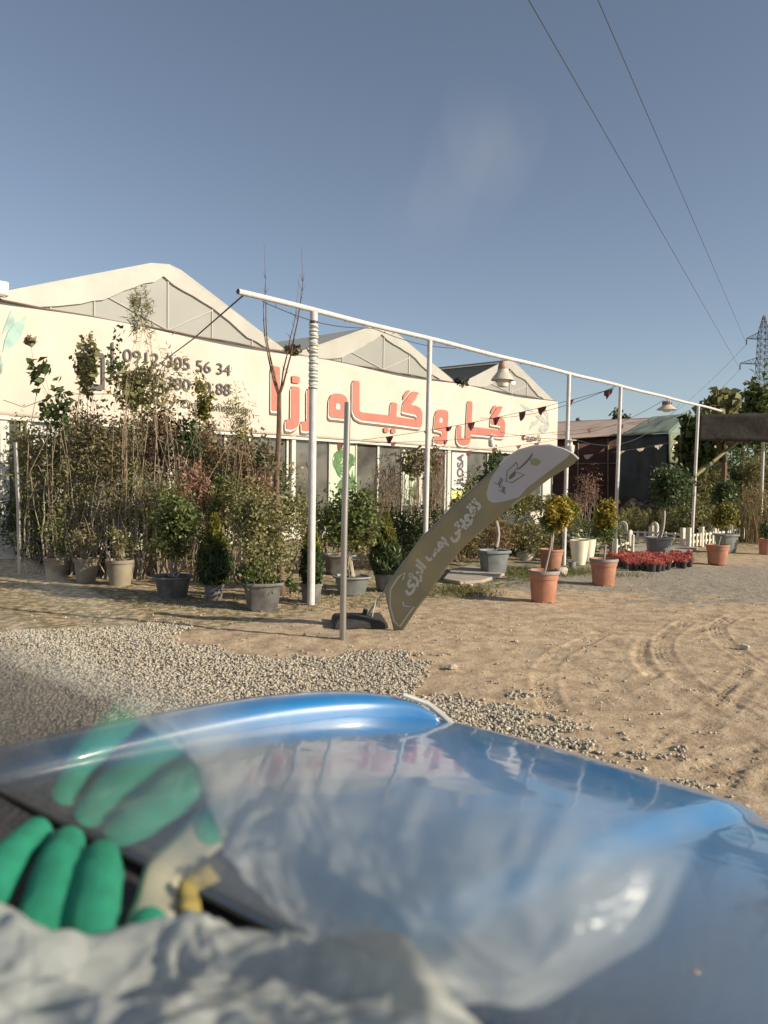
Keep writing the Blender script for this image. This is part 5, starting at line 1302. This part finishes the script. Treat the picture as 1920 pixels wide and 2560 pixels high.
# concrete path and slab
def slab(name, pts, th, label=None):
    P = [onz(a, b_) for a, b_ in pts]; P = [Vector((p.x, p.y, .0)) for p in P]; o = MB().prism(P, ZZ, th).build(name, M['concrete'], None, bevel=.01); tag(o, None, None, None, 'structure'); return o
slab('path', [(1560, 1376), (1600, 1362), (1690, 1364), (1745, 1374), (1700, 1388), (1620, 1405)], .05)
slab('pavement', [(1108, 1454), (1130, 1428), (1180, 1420), (1262, 1440), (1205, 1458), (1150, 1462)], .055)

# grass tufts
rng = np.random.default_rng(91)
C_ = []
for a, b_, sx, sy, n_ in ((1150, 1478, 70, 12, 900), (1290, 1432, 50, 10, 1000), (1420, 1432, 60, 8, 1200), (1340, 1440, 40, 10, 600), (1090, 1395, 60, 10, 700), (1180, 1490, 60, 6, 300), (1560, 1440, 60, 6, 200), (1850, 1350, 60, 12, 700)):
    for _ in range(n_):
        q = onz(a + rng.normal() * sx * .6, b_ + rng.normal() * sy * .6); C_.append((q.x, q.y, .03))
Vv, Ff = leaf_arrays(np.array(C_), .085, .010, rng, upbias=2.0); tag(np_mesh('grass', Vv, Ff, M['grass']), 'thin dry grass tufts at the edge of the planting', None, None, 'stuff')
C_ = np.array([tuple(onz(rng.uniform(300, 1000), 1500 + rng.normal() * 18) + ZZ * .012) for _ in range(900)]); Vv, Ff = leaf_arrays(C_, .05, .02, rng, upbias=-.2); Vv[:, 2] = np.clip(Vv[:, 2], .004, .04)
tag(np_mesh('leaf_litter', Vv, Ff, M['leaf_brown']), 'dry leaves littering the dirt below the grey tubs', None, None, 'stuff')

# ================================================================== FEATHER FLAG
FB = onz(908, 1563); Fdir = Vector((.83, -.56, 0)).normalized(); Fnrm = Vector((Fdir.y, -Fdir.x, 0))
def fl2(px, py):
    q = onplane(px, py, FB, Fnrm) - FB; return q.dot(Fdir), q.z
fg = empty('feather_flag', FB, math.atan2(Fdir.y, Fdir.x), 'drooping olive feather flag with a pale crest and lettering on a black rubber base', 'flag')
def C4(pts): return [(920 + x / 3.072, 1080 + y / 3.072) for x, y in pts]
upper = C4([(128, 1222), (200, 1095), (300, 960), (430, 800), (560, 680), (700, 540), (830, 420), (960, 310), (1060, 200), (1160, 140), (1290, 105), (1400, 100), (1500, 130), (1570, 170), (1605, 205)])
lower = C4([(235, 1595), (310, 1480), (400, 1350), (500, 1200), (600, 1060), (700, 930), (860, 780), (1000, 660), (1200, 500), (1400, 350), (1560, 250), (1605, 205)])
def resample(P, n_):
    P = [fl2(*p) for p in P]; Ls = [0]
    for i in range(1, len(P)): Ls.append(Ls[-1] + math.dist(P[i], P[i - 1]))
    out = []
    for k_ in range(n_ + 1):
        t = Ls[-1] * k_ / n_; i = max(j for j in range(len(Ls)) if Ls[j] <= t + 1e-9); i = min(i, len(P) - 2); u = (t - Ls[i]) / max(1e-6, Ls[i + 1] - Ls[i]); out.append((P[i][0] + (P[i + 1][0] - P[i][0]) * u, P[i][1] + (P[i + 1][1] - P[i][1]) * u))
    return out
def fwave(x, z): return .030 * math.sin(x * 2.9 - z * 1.7) + .018 * math.sin(x * 1.1 + z * 4.3 + 1) + .010 * math.sin(x * 9 + z * 7)
NU, NV = 90, 16
ua, la_ = resample(upper, NU), resample(lower, NU)
vs = []; fs = []
for i in range(NU + 1):
    for j in range(NV + 1):
        u = j / NV; x = ua[i][0] * (1 - u) + la_[i][0] * u; z = ua[i][1] * (1 - u) + la_[i][1] * u; vs.append((x, -fwave(x, z), z))
for i in range(NU):
    for j in range(NV):
        q = i * (NV + 1) + j; fs.append((q, q + 1, q + NV + 2, q + NV + 1))
cloth = MB().add(vs, fs).build('cloth', M['flag'], fg, smooth=True); sm = cloth.modifiers.new('t', 'SOLIDIFY'); sm.thickness = .003
def on_cloth(polys, name, material, off=.006, th=.002):
    """print shaped to the waving cloth"""
    o = sheet_polys([[fl2(*p) for p in poly] for poly in polys], name, material, Matrix.Identity(4), th, cloth)
    bm = bmesh.new(); bm.from_mesh(o.data)
    bmesh.ops.triangulate(bm, faces=bm.faces); 
    for _ in range(4):
        ed = [e for e in bm.edges if e.calc_length() > .10]
        if not ed: break
        bmesh.ops.subdivide_edges(bm, edges=ed, cuts=1); bmesh.ops.triangulate(bm, faces=bm.faces)
    for v in bm.verts:
        x, z, t = v.co; v.co = (x, -fwave(x, z) - off - t, z)
    bm.to_mesh(o.data); bm.free(); return o
on_cloth([C4([(920, 480), (935, 410), (960, 345), (1000, 280), (1070, 195), (1160, 143), (1290, 109), (1400, 104), (1498, 134), (1545, 168), (1515, 200), (1400, 290), (1300, 365), (1215, 430), (1160, 500), (1050, 535), (975, 545), (935, 525)])], 'crest_panel', M['flag_white'])
def stroke(pts, w_): # outline of a stroke in px
    P = [Vector(p) for p in pts]; a, b_ = [], []
    for i, p in enumerate(P):
        d = (P[min(i + 1, len(P) - 1)] - P[max(i - 1, 0)]).normalized(); n_ = Vector((-d.y, d.x)); a.append(tuple(p + n_ * w_ / 2)); b_.append(tuple(p - n_ * w_ / 2))
    return a + b_[::-1]
for pts in (C4([(1145, 232), (1072, 300), (1066, 380), (1105, 390), (1200, 328), (1150, 312)]), C4([(1145, 232), (1150, 275), (1110, 320)])): on_cloth([stroke(pts, 1.9)], 'emblem', M['flag_dark'], .009)
on_cloth([C4([(1275, 165), (1258, 200), (1215, 245), (1160, 290), (1150, 285), (1205, 235), (1245, 195), (1262, 168)])], 'emblem', M['flag_dark'], .010)
on_cloth([C4([(1250, 215), (1280, 202), (1315, 208), (1330, 235), (1300, 258), (1265, 255), (1252, 240)])], 'emblem', M['flag_green'], .009)
on_cloth([C4([(1085, 365), (1090, 335), (1115, 312), (1140, 305), (1130, 335), (1105, 358)])], 'emblem', M['flag_dark'], .010)
def flag_text(s_, p0, p1, size, material, bold=.01, off=.009):
    """lettering running from p0 to p1 (px) on the cloth"""
    a = Vector(fl2(*p0)); b_ = Vector(fl2(*p1)); d = (b_ - a); L_ = d.length; ang = math.atan2(d.y, d.x)
    o = text_mesh(s_, 'lettering', M[material], Matrix.Translation((a.x, a.y, 0)) @ Matrix.Rotation(ang, 4, 'Z'), size, .002, cloth, bold, 0, L_)
    for v in o.data.vertices:
        x, z, t = v.co; v.co = (x, -fwave(x, z) - off - t, z)
tq = '\uFE97\uFED8\uFEEE\uFBFE\uFE98\uFBFD'[::-1]; bm_ = '\uFE91\uFEE4\uFE90'[::-1]; en = '\uFE8D\uFEE7\uFEAE\uFB8A\uFBFC'[::-1]
flag_text(en, *C4([(310, 1245), (455, 1030)]), .19, 'flag_text'); flag_text(bm_, *C4([(480, 1000), (625, 835)]), .19, 'flag_text'); flag_text(tq, *C4([(660, 840), (890, 560)]), .19, 'flag_text')
flag_text('\uFEB3\uFE92\uFEB0'[::-1], *C4([(1045, 470), (1062, 425)]), .10, 'flag_dark', .003); flag_text('\uFEB3\uFE92\uFEB0'[::-1], *C4([(1010, 420), (1045, 365)]), .10, 'flag_dark', .003)
on_cloth([stroke(C4([(285, 1300), (290, 1330), (370, 1340), (262, 1490), (215, 1450), (180, 1330), (178, 1210), (240, 1110), (285, 1080), (272, 1135)]), 4)], 'border_line', M['flag_text'], .006)
# pole follows the flag's upper edge; base plate
P = [Vector((0, 0, .03)), Vector((.06, 0, .12)), Vector((.13, 0, .23))] + [Vector((x, -fwave(x, z) + .012, z + .004)) for x, z in ua[::5]]
MB().tube(P, [.020, .018, .016] + [.013 - .007 * i / len(ua[::5]) for i in range(len(ua[::5]))], 8).build('pole', M['steel'], fg, smooth=True)
P = [Vector((x, -fwave(x, z), z)) for x, z in ua[62:]]; MB().tube(P, .009, 6).build('hem', M['lamp_white'], fg, smooth=True)
MB().tube([(.19, -.01, .33), (.15, -.01, .18), (.12, -.01, .05)], .006, 5).build('string', M['lamp_white'], fg)
mb = MB(); mb.lathe([(.44, 0), (.44, .05), (.40, .09), (.12, .13), (.05, .13)], 4, sq=0, rot=PI / 4 - math.atan2(Fdir.y, Fdir.x) + .12); o = mb.build('base', M['rubber'], fg, bevel=.012); o.location = (-.06, .0, 0)
MB().tube([(0, 0, .10), (.035, 0, .19)], .028, 10).build('socket', M['rubber'], fg, smooth=True)

# ================================================================== FAR SHEDS, CANOPY, TREES
sh = empty('brown_shed', gx(1480, 38), 0, 'low far shed with brown net walls and a pale pink roof', 'shed'); bpy.context.view_layer.update()
def sp(o, p): o.parent = p; o.matrix_parent_inverse = p.matrix_world.inverted(); return o
def wallmesh(name, quad, material, th, par, nu=24, nv=8, amp=.04, seed=3):
    q = [Vector(p) for p in quad]; nrm = (q[1] - q[0]).cross(q[3] - q[0]).normalized(); vs = []; fs = []
    for i in range(nu + 1):
        for j in range(nv + 1):
            u, v = i / nu, j / nv; p = q[0].lerp(q[1], u).lerp(q[3].lerp(q[2], u), v); a = float(vnoise(np.array([u * 7.]), np.array([v * 2.]), seed)[0]) * amp * (1 if 0 < i < nu and 0 < j < nv else 0); vs.append(p + nrm * a)
    for i in range(nu):
        for j in range(nv):
            k2 = i * (nv + 1) + j; fs.append((k2, k2 + 1, k2 + nv + 2, k2 + nv + 1))
    o = MB().add(vs, fs).build(name, M[material], None, smooth=True); s_ = o.modifiers.new('t', 'SOLIDIFY'); s_.thickness = th; return sp(o, par)
def xz(px, py, d): return aty(px, py, d)
D1 = 38
wallmesh('net_wall', [xz(1370, 1296, D1), xz(1552, 1296, D1), xz(1552, 1089, D1), xz(1370, 1101, D1)], 'shed_wall', .03, sh, amp=.2)
wallmesh('roof', [xz(1362, 1101, D1 - .3), xz(1560, 1089, D1 - .3), xz(1640, 1046, D1 + 6), xz(1362, 1058, D1 + 6)], 'shed_roof', .06, sh, amp=.1)
mb = MB()
for px in (1380, 1445, 1520): mb.tube([xz(px, 1296, D1 - .05), xz(px, 1097, D1 - .05)], .04, 6)
mb.tube([xz(1370, 1160, D1 - .06), xz(1550, 1158, D1 - .06)], .03, 6); sp(mb.build('frame_pipe', M['stem'], None), sh)
mb = MB(); mb.prism([xz(1362, 1296, D1 + 8), xz(1560, 1296, D1 + 8), xz(1640, 1060, D1 + 8), xz(1362, 1062, D1 + 8)], (0, 1, 0), .1); sp(mb.build('rear_wall', M['shed_wall'], None), sh)
s2 = empty('tarp_shed', gx(1610, 33), 0, 'greenhouse with green tarpaulin roof, black side cover and a hand lettered end sign', 'shed'); bpy.context.view_layer.update()
D2 = 33
wallmesh('side_cover', [xz(1548, 1262, D2), xz(1672, 1300, D2 - 1), xz(1672, 1083, D2 - 1), xz(1553, 1090, D2)], 'tarp_dark', .03, s2, amp=.35, seed=8)
wallmesh('ground_sheet', [xz(1480, 1300, D2 - 2.5), xz(1690, 1312, D2 - 3), xz(1680, 1250, D2 - .6), xz(1548, 1245, D2 - .1)], 'soil', .03, s2, amp=.5, seed=9)
wallmesh('roof', [xz(1550, 1090, D2 - .1), xz(1674, 1082, D2 - 1.2), xz(1720, 1036, D2 + 3.5), xz(1632, 1044, D2 + 4.5)], 'tarp_green', .05, s2, amp=.1)
wallmesh('end_wall', [xz(1672, 1300, D2 - 1), xz(1790, 1300, D2 + 6), xz(1790, 1090, D2 + 6), xz(1674, 1083, D2 - 1.1)], 'tarp_green', .03, s2, amp=.1)
wallmesh('gable_end', [xz(1674, 1083, D2 - 1.15), xz(1790, 1092, D2 + 6), xz(1760, 1045, D2 + 5), xz(1718, 1036, D2 + 3.4)], 'tarp_green', .03, s2, amp=.03)
sg = wallmesh('end_sign', [xz(1674, 1156, D2 - 1.35), xz(1735, 1166, D2 + 1), xz(1735, 1096, D2 + 1), xz(1673, 1087, D2 - 1.35)], 'sign_green', .03, s2, amp=.03)
bpy.context.view_layer.update()
P1, P2 = xz(1674, 1156, D2 - 1.42), xz(1735, 1166, D2 + .93); sx = (P2 - P1); sx.z = 0; sF = frame(P1, sx, ZZ); sN = Vector((sx.y, -sx.x, 0)).normalized()
def sg2(px, py): q = onplane(px, py, P1, sN) - P1; return q.dot(sx.normalized()), q.z
for pts, w_ in (([(1688, 1142), (1697, 1128), (1700, 1112), (1706, 1106), (1708, 1120), (1706, 1135)], 5), ([(1701, 1150), (1709, 1155), (1716, 1148), (1716, 1130), (1713, 1122)], 5), ([(1696, 1149), (1699, 1146)], 4), ([(1680, 1125), (1686, 1112), (1692, 1106)], 3)):
    sp(sheet_polys([[sg2(*p) for p in stroke(pts, w_)]], 'sign_stroke', M['sign_cream'], sF, .03), sg)
# shade net canopy at the right
cn = empty('shade_canopy', gx(1830, 22), 0, 'black shade net canopy edge on white posts at the right', 'canopy'); bpy.context.view_layer.update()
wallmesh('net_valance', [xz(1743, 1101, 22.0), xz(2040, 1108, 21.6), xz(2040, 1030, 21.6), xz(1743, 1036, 22.0)], 'net_black', .03, cn, amp=.06)
wallmesh('net_top', [xz(1743, 1036, 22.05), xz(2040, 1030, 21.65), xz(2060, 1075, 29), xz(1790, 1075, 29)], 'net_black', .02, cn, amp=.1)
for px, y in ((1812, 28.6), (1905, 28.6), (1990, 28.6)):
    q = gx(px, y); sp(MB().tube([q, q + ZZ * 3.55], .055, 12).build('post', M['white_paint'], None, smooth=True), cn)
q = gx(1990, 21.9); sp(MB().tube([q, q + ZZ * 3.7], .05, 12).build('post', M['white_paint'], None, smooth=True), cn)
sp(MB().tube([xz(1735, 1192, 21.9), xz(1842, 1106, 24)], .05, 8).build('brace', M['leaf_olive'], None, smooth=True), cn)
# trees beyond
def tree(name, px, d, top, low, w_, n_, L_, W_, m_, label, trunk_r=.12, cl=22, spread=.26):
    SEED[0] += 1; rng = np.random.default_rng(SEED[0]); random.seed(SEED[0]); q = gx(px, d); e = empty(name, q, 0, label, 'tree', 'trees behind the sheds and canopy')
    z1, z0 = CAMZ + (1210 - top) / FPX * d, CAMZ + (1210 - low) / FPX * d; zc, rz = (z1 + z0) / 2, (z1 - z0) / 2; rw = w_ / 2 * d / FPX
    crown('crown', n_, rng, (0, 0, zc), (rw, rw, rz), L_, W_, M[m_], e, clumps=cl, spread=spread)
    mb = MB(); mb.tube(bent((0, 0, -.1), (0, 0, zc), rng, amp=.03), [trunk_r * 1.3, trunk_r, trunk_r * .9, trunk_r * .8, trunk_r * .6, trunk_r * .4], 8)
    for _ in range(7):
        a = rng.uniform(0, 2 * PI); mb.tube(bent((0, 0, z0 * .8 + rng.uniform(0, .4) * rz), (math.cos(a) * rw * .7, math.sin(a) * rw * .7, zc + rng.uniform(-.4, .6) * rz), rng, amp=.06), [trunk_r * .4, trunk_r * .3, trunk_r * .25, trunk_r * .2, trunk_r * .12, trunk_r * .05], 5)
    mb.build('trunk', M['bark_brown'], e, smooth=True); return e
tree('broad_leaf_tree', 1735, 25.5, 1010, 1190, 90, 620, .38, .30, 'leaf_dark', 'big leaved dark tree in front of the end sign', cl=16, spread=.24)
tree('broad_leaf_tree', 1797, 27, 972, 1110, 84, 700, .38, .30, 'leaf_olive', 'big leaved tree rising above the canopy edge', cl=14, spread=.24)
tree('broad_leaf_tree', 1895, 40, 935, 1130, 96, 2600, .34, .22, 'leaf_green', 'tall bushy tree in front of the pylon foot', cl=20)
tree('broad_leaf_tree', 1850, 44, 985, 1130, 80, 1300, .38, .24, 'leaf_dark', 'lower dark tree left of the pylon', cl=16)
tree('distant_tree', 1546, 75, 1025, 1080, 42, 600, .5, .3, 'leaf_dark', 'small dark tree peeping over the pink roof by the fourth post', cl=9)
tree('distant_tree', 1440, 90, 1045, 1085, 12, 200, .5, .25, 'leaf_dark', 'thin tree tip left over the pink roof', cl=5)
tree('distant_tree', 1456, 90, 1050, 1085, 12, 200, .5, .25, 'leaf_dark', 'second thin tree tip over the pink roof', cl=5)
for i, (px, d, top, w_, m_, lb) in enumerate(((1770, 29, 1150, 110, 'leaf_olive', 'left'), (1830, 31, 1120, 130, 'leaf_dark', 'middle'), (1890, 30, 1135, 130, 'leaf_olive', 'right'), (1950, 31, 1120, 130, 'leaf_dark', 'far right'), (1745, 33, 1130, 110, 'leaf_dark', 'rear left'), (1860, 36, 1090, 160, 'leaf_dark', 'rear'))):
    tree('evergreen_tree', px, d, top, 1300, w_, 3600, .26, .05, m_, 'bushy evergreen under the shade canopy, %s one of the group' % lb, cl=24, spread=.28)
for i, (px, d) in enumerate(((1720, 25), (1750, 24.5), (1790, 25), (1835, 25.5), (1880, 26), (1915, 25))):
    shrub(px, d, 1230 + (i % 3) * 14, 1345, 84, 1300, .12, .055, ('leaf_green', 'leaf_olive', 'leaf_dark')[i % 3], 9, .014, 'shrub', 'shrub behind the right hand picket fence, %s' % ('by the fifth post', 'right of the fifth post', 'behind the terracotta pot', 'behind the last picket section', 'beside the straw reeds', 'at the right edge')[i], G1)
reed(1880, 23.2, 1178, 50, 60, 'leaf_straw', 'tall straw coloured reeds behind the right end of the yard', .1, .012, 260)
reed(1915, 22.6, 1200, 50, 50, 'leaf_straw', 'straw coloured reeds at the right edge of the picture', .1, .012, 220)
# far skyline so that the plain does not end bare
tl = []
rng = np.random.default_rng(202)
n_ = 60000; ang = rng.uniform(-.75, .8, n_); dd_ = rng.uniform(150, 210, n_); hh = (vnoise(ang * 30, ang * 0 + 3, 71) + .55) * 6 + 1.5
C_ = np.stack([np.sin(ang) * dd_, np.cos(ang) * dd_, rng.uniform(0, 1, n_) ** .8 * hh], -1); Vv, Ff = leaf_arrays(C_, 1.5, 1.0, rng)
tag(np_mesh('treeline', Vv, Ff, M['leaf_dark']), 'far belt of trees along the horizon', None, None, 'stuff')
